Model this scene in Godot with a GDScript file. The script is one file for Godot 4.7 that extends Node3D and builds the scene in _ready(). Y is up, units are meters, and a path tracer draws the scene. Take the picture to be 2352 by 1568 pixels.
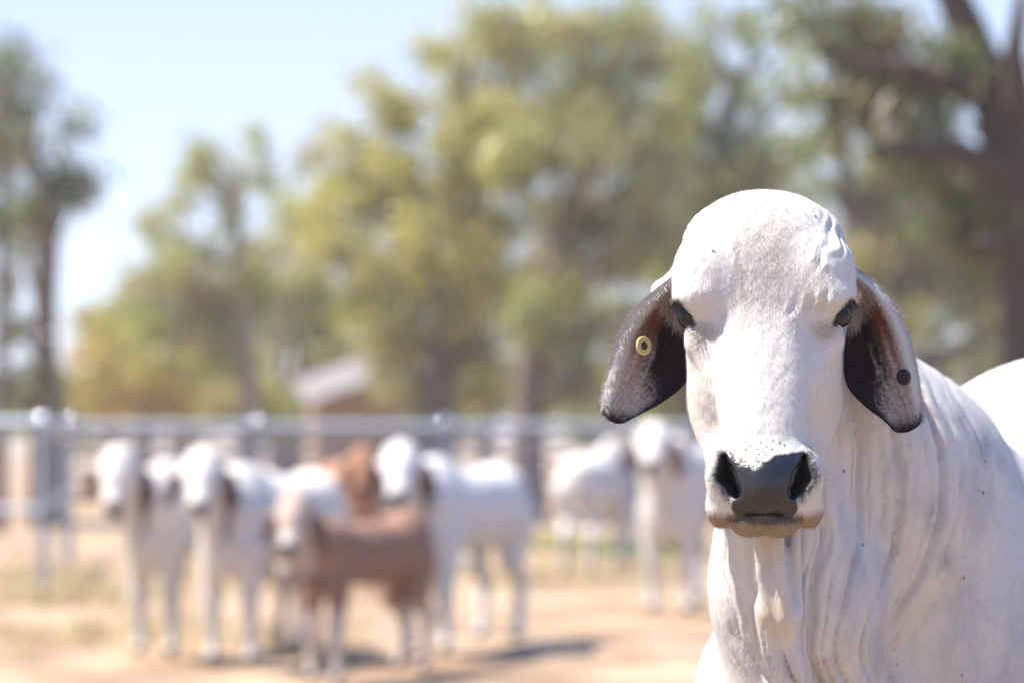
extends Node3D
# Lengths in metres. Pixels quoted below are those of the photograph scaled to 2352 x 1568.
const FPX := 5553.0          # focal length in those pixels (85 mm on a 36 mm wide frame)
const EYE_H := 1.35          # height of the lens
const FOCUS := 3.36
var cam: Camera3D
var rng := RandomNumberGenerator.new()
var nz := FastNoiseLite.new()
var nz_fine := FastNoiseLite.new()
var M := {}

# ------------------------------------------------------------------ small helpers
func px(x: float, y: float, d: float) -> Vector3:
	return cam.position + cam.basis * (Vector3((x - 1176.0) / FPX, (784.0 - y) / FPX, -1.0) * d)

func ground_at(x: float, y: float) -> Vector3:
	var v := cam.basis * Vector3((x - 1176.0) / FPX, (784.0 - y) / FPX, -1.0)
	return cam.position + v * (-EYE_H / v.y)

func tag(o: Node, label: String, category: String, group := "", kind := "") -> void:
	if label: o.set_meta("label", label)
	if category: o.set_meta("category", category)
	if group: o.set_meta("group", group)
	if kind: o.set_meta("kind", kind)

func base(called: String, at: Vector3, turn := 0.0) -> Node3D:
	var o := Node3D.new()
	o.name = numbered(called)
	add_child(o)
	o.position = at
	o.rotation.y = turn
	return o

func numbered(called: String) -> String:
	if not has_node(NodePath(called)): return called
	var k := 1
	while has_node(NodePath("%s_%03d" % [called, k])): k += 1
	return "%s_%03d" % [called, k]

func put(called: String, mesh: Mesh, mat: Material, parent: Node) -> MeshInstance3D:
	var o := MeshInstance3D.new()
	o.mesh = mesh
	if mat: o.material_override = mat
	if parent == self:
		o.name = numbered(called)
		add_child(o)
	else:
		o.name = called
		parent.add_child(o, true)
	return o

func sstep(a: float, b: float, x: float) -> float:
	var t := clampf((x - a) / (b - a), 0.0, 1.0)
	return t * t * (3.0 - 2.0 * t)

func smin(a: float, b: float, k: float) -> float:
	var h := k - absf(a - b)
	if h <= 0.0: return minf(a, b)
	return minf(a, b) - h * h / (4.0 * k)

func smax(a: float, b: float, k: float) -> float:
	var h := k - absf(a - b)
	if h <= 0.0: return maxf(a, b)
	return maxf(a, b) + h * h / (4.0 * k)

func caps(p: Vector3, a: Vector3, b: Vector3, ra: float, rb: float) -> float:
	var ba := b - a
	var pa := p - a
	var h := clampf(pa.dot(ba) / ba.dot(ba), 0.0, 1.0)
	return (pa - ba * h).length() - ra - (rb - ra) * h

func ell(p: Vector3, r: Vector3) -> float:
	var q := p / r
	var k0 := q.length()
	var k1 := (q / r).length()
	if k1 < 1e-6: return -minf(r.x, minf(r.y, r.z))
	return k0 * (k0 - 1.0) / k1

# ------------------------------------------------------------------ surface nets on a rectilinear grid
# prims, ten numbers each: capsule a.xyz, b - a xyz, ra, rb - ra, k, 0; ellipsoid centre xyz, radii xyz, cos, sin of its turn about y, k, 1
var prims := PackedFloat32Array()

func capsule(a: Vector3, b: Vector3, ra: float, rb: float, k: float) -> void:
	prims.append_array(PackedFloat32Array([a.x, a.y, a.z, b.x - a.x, b.y - a.y, b.z - a.z, ra, rb - ra, k, 0.0]))

func ellipsoid(a: Vector3, r: Vector3, turn: float, k: float) -> void:
	prims.append_array(PackedFloat32Array([a.x, a.y, a.z, r.x, r.y, r.z, cos(turn), sin(turn), k, 1.0]))

func prim_d(o: int, p: Vector3) -> float:
	var pa := p - Vector3(prims[o], prims[o + 1], prims[o + 2])
	var b := Vector3(prims[o + 3], prims[o + 4], prims[o + 5])
	if prims[o + 9] < 0.5:
		var h := clampf(pa.dot(b) / b.dot(b), 0.0, 1.0)
		return (pa - b * h).length() - prims[o + 6] - prims[o + 7] * h
	var c := prims[o + 6]; var s := prims[o + 7]
	var q := Vector3(pa.x * c - pa.z * s, pa.y, pa.x * s + pa.z * c) / b
	var k0 := q.length()
	return k0 * (k0 - 1.0) / maxf((q / b).length(), 1e-6)

func prims_d(p: Vector3, live: PackedInt32Array) -> float:
	var d := 10.0
	for o in live:
		var e := prim_d(o, p)
		var k := prims[o + 8]
		var h := k - absf(d - e)
		d = minf(d, e)
		if h > 0.0: d -= h * h / (4.0 * k)
	return d

func cull(c: Vector3, h: float) -> PackedInt32Array:
	var ds := PackedFloat32Array()
	var least := 10.0
	for o in range(0, prims.size(), 10):
		var e := prim_d(o, c)
		ds.append(e)
		least = minf(least, e)
	var live := PackedInt32Array()
	for n in ds.size():
		if ds[n] < least + 2.0 * h + 0.12: live.append(n * 10)
	return live

func steps(parts: Array) -> PackedFloat32Array:
	# [start, end, step, end, step, ...]
	var a := PackedFloat32Array([parts[0]])
	var k := 1
	while k < parts.size():
		var from: float = a[a.size() - 1]
		var n := maxi(1, roundi((float(parts[k]) - from) / float(parts[k + 1])))
		for i in n: a.append(from + (float(parts[k]) - from) * (i + 1) / n)
		k += 2
	return a

const B := 8

func slab(bz: int, xs: PackedFloat32Array, ys: PackedFloat32Array, zs: PackedFloat32Array, use_prims: bool, mirror: bool) -> Array:
	# values of the field on the grid points of one layer of blocks, 99 where far from the surface
	var nx := xs.size(); var ny := ys.size()
	var sxy := nx * ny
	var z1 := mini(bz + B, zs.size() - 1)
	var vals := PackedFloat32Array(); vals.resize(sxy * (z1 - bz + 1)); vals.fill(99.0)
	var blocks: Array[Vector3i] = []
	for by in range(0, ny - 1, B):
		for bx in range(0, nx - 1, B):
			var x1 := mini(bx + B, nx - 1); var y1 := mini(by + B, ny - 1)
			if mirror and x1 < nx / 2:
				blocks.append(Vector3i(bx, by, bz))
				continue
			var lo := Vector3(xs[bx], ys[by], zs[bz]); var hi := Vector3(xs[x1], ys[y1], zs[z1])
			var c := (lo + hi) * 0.5
			var h := (hi - lo).length() * 0.5
			var live := PackedInt32Array()
			var d: float
			if use_prims:
				live = cull(c, h)
				d = prims_d(c, live)
			else:
				d = head_d(c)
			if absf(d) > h * 1.3 + 0.004: continue
			blocks.append(Vector3i(bx, by, bz))
			for k in range(bz, z1 + 1):
				for j in range(by, y1 + 1):
					var row := (k - bz) * sxy + j * nx
					for i in range(bx, x1 + 1):
						if vals[row + i] > 90.0:
							vals[row + i] = prims_d(Vector3(xs[i], ys[j], zs[k]), live) if use_prims else head_d(Vector3(xs[i], ys[j], zs[k]))
	return [vals, blocks]

func net(xs: PackedFloat32Array, ys: PackedFloat32Array, zs: PackedFloat32Array, use_prims: bool, mirror := false) -> Dictionary:
	var nx := xs.size(); var ny := ys.size(); var nzz := zs.size()
	var sxy := nx * ny
	var layers := range(0, nzz - 1, B)
	var done := []
	done.resize(layers.size())
	var task := WorkerThreadPool.add_group_task(func(n: int) -> void: done[n] = slab(layers[n], xs, ys, zs, use_prims, mirror), layers.size(), -1, true)
	WorkerThreadPool.wait_for_group_task_completion(task)
	var vals := PackedFloat32Array()
	var blocks: Array[Vector3i] = []
	for n in layers.size():
		var part: PackedFloat32Array = done[n][0]
		blocks.append_array(done[n][1])
		if n > 0:
			# the plane shared with the layer before
			for o in sxy:
				if part[o] < 90.0: vals[vals.size() - sxy + o] = part[o]
			vals.append_array(part.slice(sxy))
		else:
			vals.append_array(part)
	var at := PackedInt32Array(); at.resize(sxy * nzz); at.fill(-1)
	if mirror:
		for k in nzz:
			for j in ny:
				var row := k * sxy + j * nx
				for i in nx / 2:
					vals[row + i] = vals[row + nx - 1 - i]
	var V := PackedVector3Array()
	for b in blocks:
		for k in range(b.z, mini(b.z + B, nzz - 1)):
			for j in range(b.y, mini(b.y + B, ny - 1)):
				var row := k * sxy + j * nx
				for i in range(b.x, mini(b.x + B, nx - 1)):
					var o := row + i
					var a := vals[o]; var e := vals[o + 1]; var g := vals[o + nx]; var w := vals[o + nx + 1]
					var a2 := vals[o + sxy]; var e2 := vals[o + sxy + 1]; var g2 := vals[o + sxy + nx]; var w2 := vals[o + sxy + nx + 1]
					if a > 90.0 or w2 > 90.0 or e > 90.0 or g > 90.0 or w > 90.0 or a2 > 90.0 or e2 > 90.0 or g2 > 90.0: continue
					var inside := int(a < 0.0) + int(e < 0.0) + int(g < 0.0) + int(w < 0.0) + int(a2 < 0.0) + int(e2 < 0.0) + int(g2 < 0.0) + int(w2 < 0.0)
					if inside == 0 or inside == 8: continue
					var s := Vector3.ZERO
					var n := 0
					if (a < 0.0) != (e < 0.0): s += Vector3(a / (a - e), 0, 0); n += 1
					if (g < 0.0) != (w < 0.0): s += Vector3(g / (g - w), 1, 0); n += 1
					if (a2 < 0.0) != (e2 < 0.0): s += Vector3(a2 / (a2 - e2), 0, 1); n += 1
					if (g2 < 0.0) != (w2 < 0.0): s += Vector3(g2 / (g2 - w2), 1, 1); n += 1
					if (a < 0.0) != (g < 0.0): s += Vector3(0, a / (a - g), 0); n += 1
					if (e < 0.0) != (w < 0.0): s += Vector3(1, e / (e - w), 0); n += 1
					if (a2 < 0.0) != (g2 < 0.0): s += Vector3(0, a2 / (a2 - g2), 1); n += 1
					if (e2 < 0.0) != (w2 < 0.0): s += Vector3(1, e2 / (e2 - w2), 1); n += 1
					if (a < 0.0) != (a2 < 0.0): s += Vector3(0, 0, a / (a - a2)); n += 1
					if (e < 0.0) != (e2 < 0.0): s += Vector3(1, 0, e / (e - e2)); n += 1
					if (g < 0.0) != (g2 < 0.0): s += Vector3(0, 1, g / (g - g2)); n += 1
					if (w < 0.0) != (w2 < 0.0): s += Vector3(1, 1, w / (w - w2)); n += 1
					s /= n
					at[o] = V.size()
					V.append(Vector3(lerpf(xs[i], xs[i + 1], s.x), lerpf(ys[j], ys[j + 1], s.y), lerpf(zs[k], zs[k + 1], s.z)))
	var I := PackedInt32Array()
	for b in blocks:
		for k in range(b.z, mini(b.z + B, nzz - 1)):
			for j in range(b.y, mini(b.y + B, ny - 1)):
				var row := k * sxy + j * nx
				for i in range(b.x, mini(b.x + B, nx - 1)):
					var o := row + i
					if at[o] < 0: continue
					var a := vals[o] < 0.0
					if j > 0 and k > 0 and a != (vals[o + 1] < 0.0):
						quad(I, at[o - nx - sxy], at[o - sxy], at[o], at[o - nx], a)
					if i > 0 and k > 0 and a != (vals[o + nx] < 0.0):
						quad(I, at[o - 1 - sxy], at[o - 1], at[o], at[o - sxy], a)
					if i > 0 and j > 0 and a != (vals[o + sxy] < 0.0):
						quad(I, at[o - 1 - nx], at[o - nx], at[o], at[o - 1], a)
	return {"v": V, "i": I}

func quad(I: PackedInt32Array, a: int, b: int, c: int, d: int, out: bool) -> void:
	if a < 0 or b < 0 or c < 0 or d < 0: return
	if out:
		I.append_array(PackedInt32Array([a, c, b, a, d, c]))
	else:
		I.append_array(PackedInt32Array([a, b, c, a, c, d]))

func soften(m: Dictionary, passes: int, amount := 0.5) -> void:
	var V: PackedVector3Array = m.v
	var I: PackedInt32Array = m.i
	for p in passes:
		var S := PackedVector3Array(); S.resize(V.size())
		var C := PackedInt32Array(); C.resize(V.size())
		for t in range(0, I.size(), 3):
			var a := I[t]; var b := I[t + 1]; var c := I[t + 2]
			S[a] += V[b] + V[c]; S[b] += V[a] + V[c]; S[c] += V[a] + V[b]
			C[a] += 2; C[b] += 2; C[c] += 2
		for n in V.size():
			if C[n] > 0: V[n] = V[n].lerp(S[n] / C[n], amount)
	m.v = V

func normals(V: PackedVector3Array, I: PackedInt32Array) -> PackedVector3Array:
	var N := PackedVector3Array(); N.resize(V.size())
	for t in range(0, I.size(), 3):
		var a := I[t]; var b := I[t + 1]; var c := I[t + 2]
		var n := (V[c] - V[a]).cross(V[b] - V[a])
		N[a] += n; N[b] += n; N[c] += n
	for n in N.size(): N[n] = N[n].normalized()
	return N

func surface(mesh: ArrayMesh, V: PackedVector3Array, N: PackedVector3Array, C: PackedColorArray, I: PackedInt32Array, mat: Material) -> void:
	var a := []
	a.resize(Mesh.ARRAY_MAX)
	a[Mesh.ARRAY_VERTEX] = V
	a[Mesh.ARRAY_NORMAL] = N
	if C.size(): a[Mesh.ARRAY_COLOR] = C
	a[Mesh.ARRAY_INDEX] = I
	mesh.add_surface_from_arrays(Mesh.PRIMITIVE_TRIANGLES, a)
	mesh.surface_set_material(mesh.get_surface_count() - 1, mat)

# ------------------------------------------------------------------ materials
func stroke_image(size: int, count: int, length: float, seed_: int, lean: float, level := 0.5) -> Image:
	# short brushed strokes: the lie of a coat
	var r := RandomNumberGenerator.new()
	r.seed = seed_
	var im := Image.create(size, size, false, Image.FORMAT_L8)
	im.fill(Color(level, level, level))
	for n in count:
		var p := Vector2(r.randf() * size, r.randf() * size)
		var way := Vector2(r.randfn(0, lean), 1.0).normalized()
		var c := r.randf_range(0.0, 1.0)
		var l := int(length * r.randf_range(0.6, 1.3))
		for k in l:
			var q := p + way * k
			var e := lerpf(level, c, sin(PI * (k + 0.5) / l))
			im.set_pixel(posmod(int(q.x), size), posmod(int(q.y), size), Color(e, e, e))
	return im

func tinted(src: Image, lo: Color, hi: Color) -> ImageTexture:
	var im := Image.create(src.get_width(), src.get_height(), false, Image.FORMAT_RGB8)
	for y in src.get_height():
		for x in src.get_width():
			im.set_pixel(x, y, lo.lerp(hi, src.get_pixel(x, y).r))
	im.generate_mipmaps()
	return ImageTexture.create_from_image(im)

func bump(src: Image, strength: float) -> ImageTexture:
	var im: Image = src.duplicate()
	im.convert(Image.FORMAT_RGBA8)
	im.bump_map_to_normal_map(strength)
	return ImageTexture.create_from_image(im)

func plain(color: Color, rough := 0.8, metal := 0.0) -> StandardMaterial3D:
	var m := StandardMaterial3D.new()
	m.albedo_color = color
	m.roughness = rough
	m.metallic = metal
	return m

func make_materials() -> void:
	var strokes := stroke_image(512, 9000, 26.0, 5, 0.45)
	strokes.resize(256, 256, Image.INTERPOLATE_BILINEAR)
	var coat := StandardMaterial3D.new()
	coat.vertex_color_use_as_albedo = true
	coat.roughness = 0.85
	coat.metallic_specular = 0.25
	coat.albedo_texture = tinted(strokes, Color(0.90, 0.89, 0.88), Color(1, 1, 1))
	coat.normal_enabled = true
	coat.normal_texture = bump(strokes, 4.0)
	coat.normal_scale = 0.30
	coat.uv1_triplanar = true
	coat.uv1_scale = Vector3(7, 5, 7)
	coat.rim_enabled = true
	coat.rim = 0.1
	M.coat = coat
	var skin: StandardMaterial3D = coat.duplicate()
	skin.normal_scale = 0.25
	skin.rim_enabled = false
	skin.uv1_scale = Vector3(7, 1.1, 7)
	M.skin = skin
	var ear_skin: StandardMaterial3D = coat.duplicate()
	ear_skin.rim_enabled = false
	ear_skin.metallic_specular = 0.08
	ear_skin.roughness = 0.95
	ear_skin.backlight_enabled = true
	ear_skin.backlight = Color(0.40, 0.24, 0.18)
	M.ear = ear_skin
	var far := StandardMaterial3D.new()
	far.vertex_color_use_as_albedo = true
	far.roughness = 0.85
	far.metallic_specular = 0.2
	M.far_coat = far
	var cells := FastNoiseLite.new()
	cells.noise_type = FastNoiseLite.TYPE_CELLULAR
	cells.frequency = 0.06
	cells.seed = 4
	var pebble := cells.get_seamless_image(256, 256)
	var nose := StandardMaterial3D.new()
	nose.vertex_color_use_as_albedo = true
	nose.roughness = 0.24
	nose.metallic_specular = 0.5
	nose.normal_enabled = true
	nose.normal_texture = bump(pebble, 5.0)
	nose.normal_scale = 0.6
	nose.uv1_triplanar = true
	nose.uv1_scale = Vector3(22, 22, 22)
	M.nose = nose
	M.eye = plain(Color(0.010, 0.008, 0.009), 0.05)
	M.eye.metallic_specular = 0.5
	M.lash = plain(Color(0.03, 0.028, 0.03), 0.6)
	M.hair = StandardMaterial3D.new()
	M.hair.vertex_color_use_as_albedo = true
	M.hair.roughness = 0.7
	M.hair.metallic_specular = 0.25
	M.tag = plain(Color(0.72, 0.65, 0.44), 0.45)
	M.tag_ink = plain(Color(0.10, 0.09, 0.08), 0.6)
	M.stud = plain(Color(0.06, 0.065, 0.075), 0.45)
	M.fly = plain(Color(0.16, 0.15, 0.16), 0.5)
	M.steel = plain(Color(0.56, 0.60, 0.65), 0.45, 0.25)
	M.polished = plain(Color(0.86, 0.88, 0.9), 0.14, 1.0)
	M.leaf = StandardMaterial3D.new()
	M.leaf.vertex_color_use_as_albedo = true
	M.leaf.albedo_color = Color(1, 1, 1)
	M.leaf.roughness = 0.34
	M.leaf.backlight_enabled = true
	M.leaf.backlight = Color(0.9, 0.95, 0.6)
	var bark_noise := FastNoiseLite.new()
	bark_noise.seed = 8
	bark_noise.frequency = 0.03
	var bark := StandardMaterial3D.new()
	var bi := bark_noise.get_seamless_image(128, 128)
	bark.albedo_texture = tinted(bi, Color(0.30, 0.25, 0.24), Color(0.46, 0.40, 0.38))
	bark.uv1_triplanar = true
	bark.uv1_scale = Vector3(1.5, 0.5, 1.5)
	bark.roughness = 0.9
	M.bark = bark
	var grey: StandardMaterial3D = bark.duplicate()
	grey.albedo_texture = tinted(bi, Color(0.42, 0.37, 0.35), Color(0.70, 0.64, 0.60))
	M.pale_bark = grey
	var dark: StandardMaterial3D = bark.duplicate()
	dark.albedo_texture = tinted(bi, Color(0.19, 0.145, 0.13), Color(0.30, 0.235, 0.21))
	M.dark_bark = dark
	var gn := FastNoiseLite.new()
	gn.seed = 21
	gn.frequency = 0.012
	gn.fractal_octaves = 5
	var gi := gn.get_seamless_image(512, 512)
	var dirt := StandardMaterial3D.new()
	dirt.albedo_texture = tinted(gi, Color(0.49, 0.425, 0.35), Color(0.74, 0.67, 0.59))
	dirt.uv1_triplanar = true
	dirt.uv1_world_triplanar = true
	dirt.uv1_scale = Vector3(0.09, 0.09, 0.09)
	dirt.roughness = 0.95
	dirt.vertex_color_use_as_albedo = true
	M.dirt = dirt
	M.grass = StandardMaterial3D.new()
	M.grass.vertex_color_use_as_albedo = true
	M.grass.roughness = 0.8
	M.roof = plain(Color(0.42, 0.405, 0.42), 0.7)
	M.shed_wall = plain(Color(0.62, 0.52, 0.44), 0.8)

# ------------------------------------------------------------------ the near cow: head
# Head axes: origin between the eyes, x to the picture's right, y up, z towards the lens.
var lut: PackedFloat32Array
const LUT_TOP := 0.16
const LUT_N := 260

func build_lut() -> void:
	# y, half width, front, depth of the widest place, back
	var rows := [[0.16, .05, -.02, -.06, -.12], [.12, .075, -.002, -.06, -.125], [.085, .110, .010, -.052, -.13], [.044, .117, .018, -.045, -.15], [.013, .117, .024, -.040, -.16],
		[-.02, .090, .033, -.028, -.17], [-.05, .076, .043, -.010, -.17], [-.08, .069, .053, .004, -.15], [-.11, .065, .063, .014, -.12], [-.17, .060, .081, .030, -.06],
		[-.21, .058, .093, .040, -.02], [-.24, .056, .092, .045, 0.0], [-.28, .045, .075, .040, .02], [-.36, .04, .06, .03, .01]]
	lut = PackedFloat32Array()
	for n in LUT_N + 1:
		var y := LUT_TOP - n * 0.002
		var k := 0
		while k < rows.size() - 2 and y < rows[k + 1][0]: k += 1
		var t := clampf((rows[k][0] - y) / (rows[k][0] - rows[k + 1][0]), 0.0, 1.0)
		var r0: Array = rows[maxi(k - 1, 0)]; var r1: Array = rows[k]; var r2: Array = rows[k + 1]; var r3: Array = rows[mini(k + 2, rows.size() - 1)]
		for c in range(1, 5):
			var m1: float = (r2[c] - r0[c]) / (r2[0] - r0[0]) * (r2[0] - r1[0])
			var m2: float = (r3[c] - r1[c]) / (r3[0] - r1[0]) * (r2[0] - r1[0])
			lut.append(r1[c] * (2 * t * t * t - 3 * t * t + 1) + m1 * (t * t * t - 2 * t * t + t) + r2[c] * (-2 * t * t * t + 3 * t * t) + m2 * (t * t * t - t * t))

func nostril_2d(ax: float, y: float) -> float:
	# comma: thin at the top outside, full at the lower inside
	var p := Vector2(ax, y)
	var a := Vector2(.0585, -.199); var b := Vector2(.0535, -.226); var c := Vector2(.0415, -.2475)
	var ab := b - a; var h := clampf((p - a).dot(ab) / ab.length_squared(), 0, 1)
	var d := (p - a - ab * h).length() - lerpf(.0030, .0106, h)
	var bc := c - b; h = clampf((p - b).dot(bc) / bc.length_squared(), 0, 1)
	return smin(d, (p - b - bc * h).length() - lerpf(.0106, .0090, h), .010)

func head_d(p: Vector3) -> float:
	var ax := absf(p.x)
	var y := p.y
	var z := p.z
	var q := Vector3(ax, y, z)
	# cranium
	var cq := Vector3(ax / .1205, (y - .058) / .1235, (z + .066) / .078)
	var c4 := cq * cq
	var d := (0.76 * cq.length() + 0.24 * sqrt(c4.length()) - 1.0) * .085
	# long mask of forehead and nose bridge
	var t := clampf((LUT_TOP - y) * 500.0, 0.0, LUT_N - 1.001)
	var o := int(t) * 4
	var fr := t - int(t)
	var w := lerpf(lut[o], lut[o + 4], fr)
	var zf := lerpf(lut[o + 1], lut[o + 5], fr)
	var zc := lerpf(lut[o + 2], lut[o + 6], fr)
	var zb := lerpf(lut[o + 3], lut[o + 7], fr)
	var half := zf - zc if z > zc else zc - zb
	var u := ax / w
	var v := (z - zc) / half
	var uu := u * u; var vv := v * v
	var box_ := lerpf(.18, .42, sstep(-.06, .03, y))
	var val := (1.0 - box_) * sqrt(uu + vv) + box_ * sqrt(sqrt(uu * uu + vv * vv))
	var loft := (val - 1.0) * minf(w, absf(half)) * 0.9
	loft = smax(loft, y - .13, .03)
	loft = smax(loft, -.262 - y, .02)
	d = smin(d, loft, .025)
	# brow and the bone round the eye
	d = smin(d, ell(q - Vector3(.080, .048, -.018), Vector3(.040, .052, .036)), .030)
	d = smin(d, ell(q - Vector3(.096, .022, -.002), Vector3(.027, .017, .022)), .022)
	d = smin(d, ell(q - Vector3(.066, .112, -.085), Vector3(.038, .032, .045)), .025)
	d = smin(d, ell(q - Vector3(.088, -.036, -.012), Vector3(.022, .02, .022)), .02)
	# hollow between the eye and the nose bridge
	d = smax(d, -ell(q - Vector3(.077, -.034, .040), Vector3(.020, .044, .028)), .024)
	# cheek and jaw
	d = smin(d, ell(q - Vector3(.064, -.080, -.082), Vector3(.047, .100, .095)), .035)
	d = smin(d, caps(q, Vector3(.054, -.13, -.10), Vector3(.036, -.262, .015), .051, .031), .03)
	# root of the ear
	d = smin(d, caps(q, Vector3(.092, .055, -.095), Vector3(.145, .036, -.100), .032, .020), .025)
	# muzzle
	var mq := (q - Vector3(0, -.241, .044)).abs() - Vector3(.028, .008, .006)
	var muz := Vector3(maxf(mq.x, 0), maxf(mq.y, 0), maxf(mq.z, 0)).length() + minf(maxf(mq.x, maxf(mq.y, mq.z)), 0) - .048
	d = smin(d, muz, .022)
	d = smin(d, ell(q - Vector3(.060, -.226, .070), Vector3(.0205, .034, .026)), .014)
	d = smin(d, ell(q - Vector3(0, -.238, .076), Vector3(.040, .046, .042)), .014)
	# corners of the upper lip
	d = smin(d, ell(q - Vector3(.061, -.274, .036), Vector3(.0195, .026, .036)), .012)
	# lip and chin
	var chin := ell(q - Vector3(.018, -.290, .060), Vector3(.031, .0215, .034))
	d = smin(d, chin, .006)
	if z > .03:
		# slit of the mouth
		var ym := -.2800 - 3.0 * ax * ax
		var slit := absf(y - ym) - .0015 * (1.0 - ax * ax / .0018)
		slit = smax(slit, ax - .042, .004)
		slit = maxf(slit, .086 - z)
		d = smax(d, -slit, .004)
		# nostrils run back and inwards
		var deep := (.105 - z) * 0.25
		var nos := nostril_2d(ax + deep * 0.5, y + deep * 0.1) + maxf(0.0, .085 - z) * 0.12
		nos = maxf(nos, .050 - z)
		d = smax(d, -nos, .006)
		# notch of the chin
		d = smax(d, -(caps(q, Vector3(0, -.312, .08), Vector3(0, -.296, .10), .004, .004)), .008)
	# eye socket, slanting down and inwards
	var sock := caps(q, Vector3(.125, .010, -.010), Vector3(.100, -.016, .010), .0098, .0050)
	d = smax(d, -sock, .008)
	return d

func head_disp(p: Vector3, n: Vector3) -> float:
	var ax := absf(p.x)
	var d := 0.0
	# skin ridges above the brows, fanning down
	var m := sstep(.02, .04, ax) * (1.0 - sstep(.095, .115, ax)) * sstep(-.012, .01, p.y) * (1.0 - sstep(.07, .12, p.y)) * sstep(0.2, 0.5, n.z)
	if m > 0.0:
		var q := ax - p.y * 0.28 + nz.get_noise_3d(p.x * 160, p.y * 110, 0) * .016
		var r := sin(q * 300.0 + (0.8 if p.x > 0 else 2.1))
		var some := sstep(-.15, .35, nz.get_noise_3d(p.x * 130 + 40, p.y * 90, 5))
		d += m * some * r * absf(r) * (.0026 if p.x > 0 else .0014)
	# folds at the sides of the poll
	var m2 := sstep(.075, .095, ax) * sstep(.06, .10, p.y)
	if m2 > 0.0: d += m2 * .0016 * sin((p.y + p.z * 0.8) * 420.0 + nz.get_noise_3d(p.x * 200, p.y * 200, p.z * 200) * 3.0)
	d += nz.get_noise_3d(p.x * 420, p.y * 300, p.z * 420) * .0011
	d += nz_fine.get_noise_3d(p.x * 1000, p.y * 500, p.z * 1000) * .00028 * (1.0 - nose_mask(p))
	# small creases under the eye
	var m3 := (1.0 - sstep(.0, .032, Vector2(ax - .092, p.y + .028).length()))
	if m3 > 0.0: d += m3 * .0014 * sin((p.y + ax * 0.5) * 900.0)
	return d

func nose_mask(p: Vector3) -> float:
	# 1 on the bare pad between and below the nostrils
	if p.z < .055: return 0.0
	var ax := absf(p.x)
	var side := .056 if p.y > -.203 else lerpf(.056, .043, sstep(-.203, -.262, p.y))
	side = minf(side, .056)
	if p.y < -.255: side = lerpf(.043, .0455, sstep(-.255, -.270, p.y)) - .012 * sstep(-.270, -.292, p.y)
	var top := -.197 - .010 * (1.0 - sstep(.0, .018, ax)) + .004 * sstep(.02, .05, ax) + nz_fine.get_noise_2d(p.x * 1500, 3.0) * .0015
	var m := minf(side - ax, minf(top - p.y, p.y + .2815 + 3.0 * ax * ax))
	return sstep(-.0015, .0015, m)

func head_color(p: Vector3, n: Vector3) -> Color:
	var ax := absf(p.x)
	var c := Color(.575, .567, .556)
	var g := nz_fine.get_noise_3d(p.x * 1400, p.y * 700, p.z * 1400)
	var g2 := nz.get_noise_3d(p.x * 350, p.y * 350, p.z * 350)
	# dusty fawn hair down the middle of the forehead
	var f := (1.0 - sstep(.018, .058, ax + g2 * .02)) * sstep(-.03, .03, p.y + g2 * .02) * (1.0 - sstep(.165, .185, p.y))
	f *= clampf(0.55 + g * 1.1, 0.0, 1.0)
	c = c.lerp(Color(.36, .305, .265), f * 0.62)
	# tear stain
	var tr := 1.0 - sstep(.006, .022, Vector2((ax - .085) * 0.8, p.y + .026).length() + g * .006)
	c = c.lerp(Color(.37, .27, .15), tr * 0.6)
	# bare dark lids
	var lid := caps(Vector3(ax, p.y, 0), Vector3(.124, .010, 0), Vector3(.100, -.015, 0), .0105, .0052)
	if p.z > -.05: c = c.lerp(Color(.05, .042, .04), 1.0 - sstep(-.003, .0025, lid + g * .002))
	if p.z > .0:
		# dark skin thinning out round the nostrils
		var nd := nostril_2d(ax, p.y)
		var dk := (1.0 - sstep(-.001, .016, nd + g * .009)) * sstep(.040, .050, ax)
		c = c.lerp(Color(.05, .05, .06), dk)
		# fawn lips and chin
		var lip := sstep(-.272, -.288, p.y + g * .007 - sstep(.055, .075, ax) * .004)
		var tan_c := Color(.28, .195, .11).lerp(Color(.15, .105, .07), clampf(0.5 + g, 0, 1))
		c = c.lerp(tan_c, lip * 0.9)
		if p.z > .055 and ax < .052:
			var inner := 1.0 - sstep(-.2965, -.2905, p.y - 1.4 * ax * ax + g * .006)
			c = c.lerp(Color(.10, .075, .055), (1.0 - inner) * lip)
		# bristle roots above the pad
		c = c.lerp(Color(.50, .36, .27), (1.0 - sstep(.0, .012, absf(p.y + .193 + .01 * (1.0 - sstep(0.0, .02, ax))) + g * .004)) * (1.0 - sstep(.02, .042, absf(p.x + .008))) * 0.55)
		c = c.lerp(Color(.017, .018, .023), nose_mask(p))
		if nd < .003: c = c.lerp(Color(.014, .013, .016), 1.0 - sstep(-.003, .001, nd))
	return c

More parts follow.
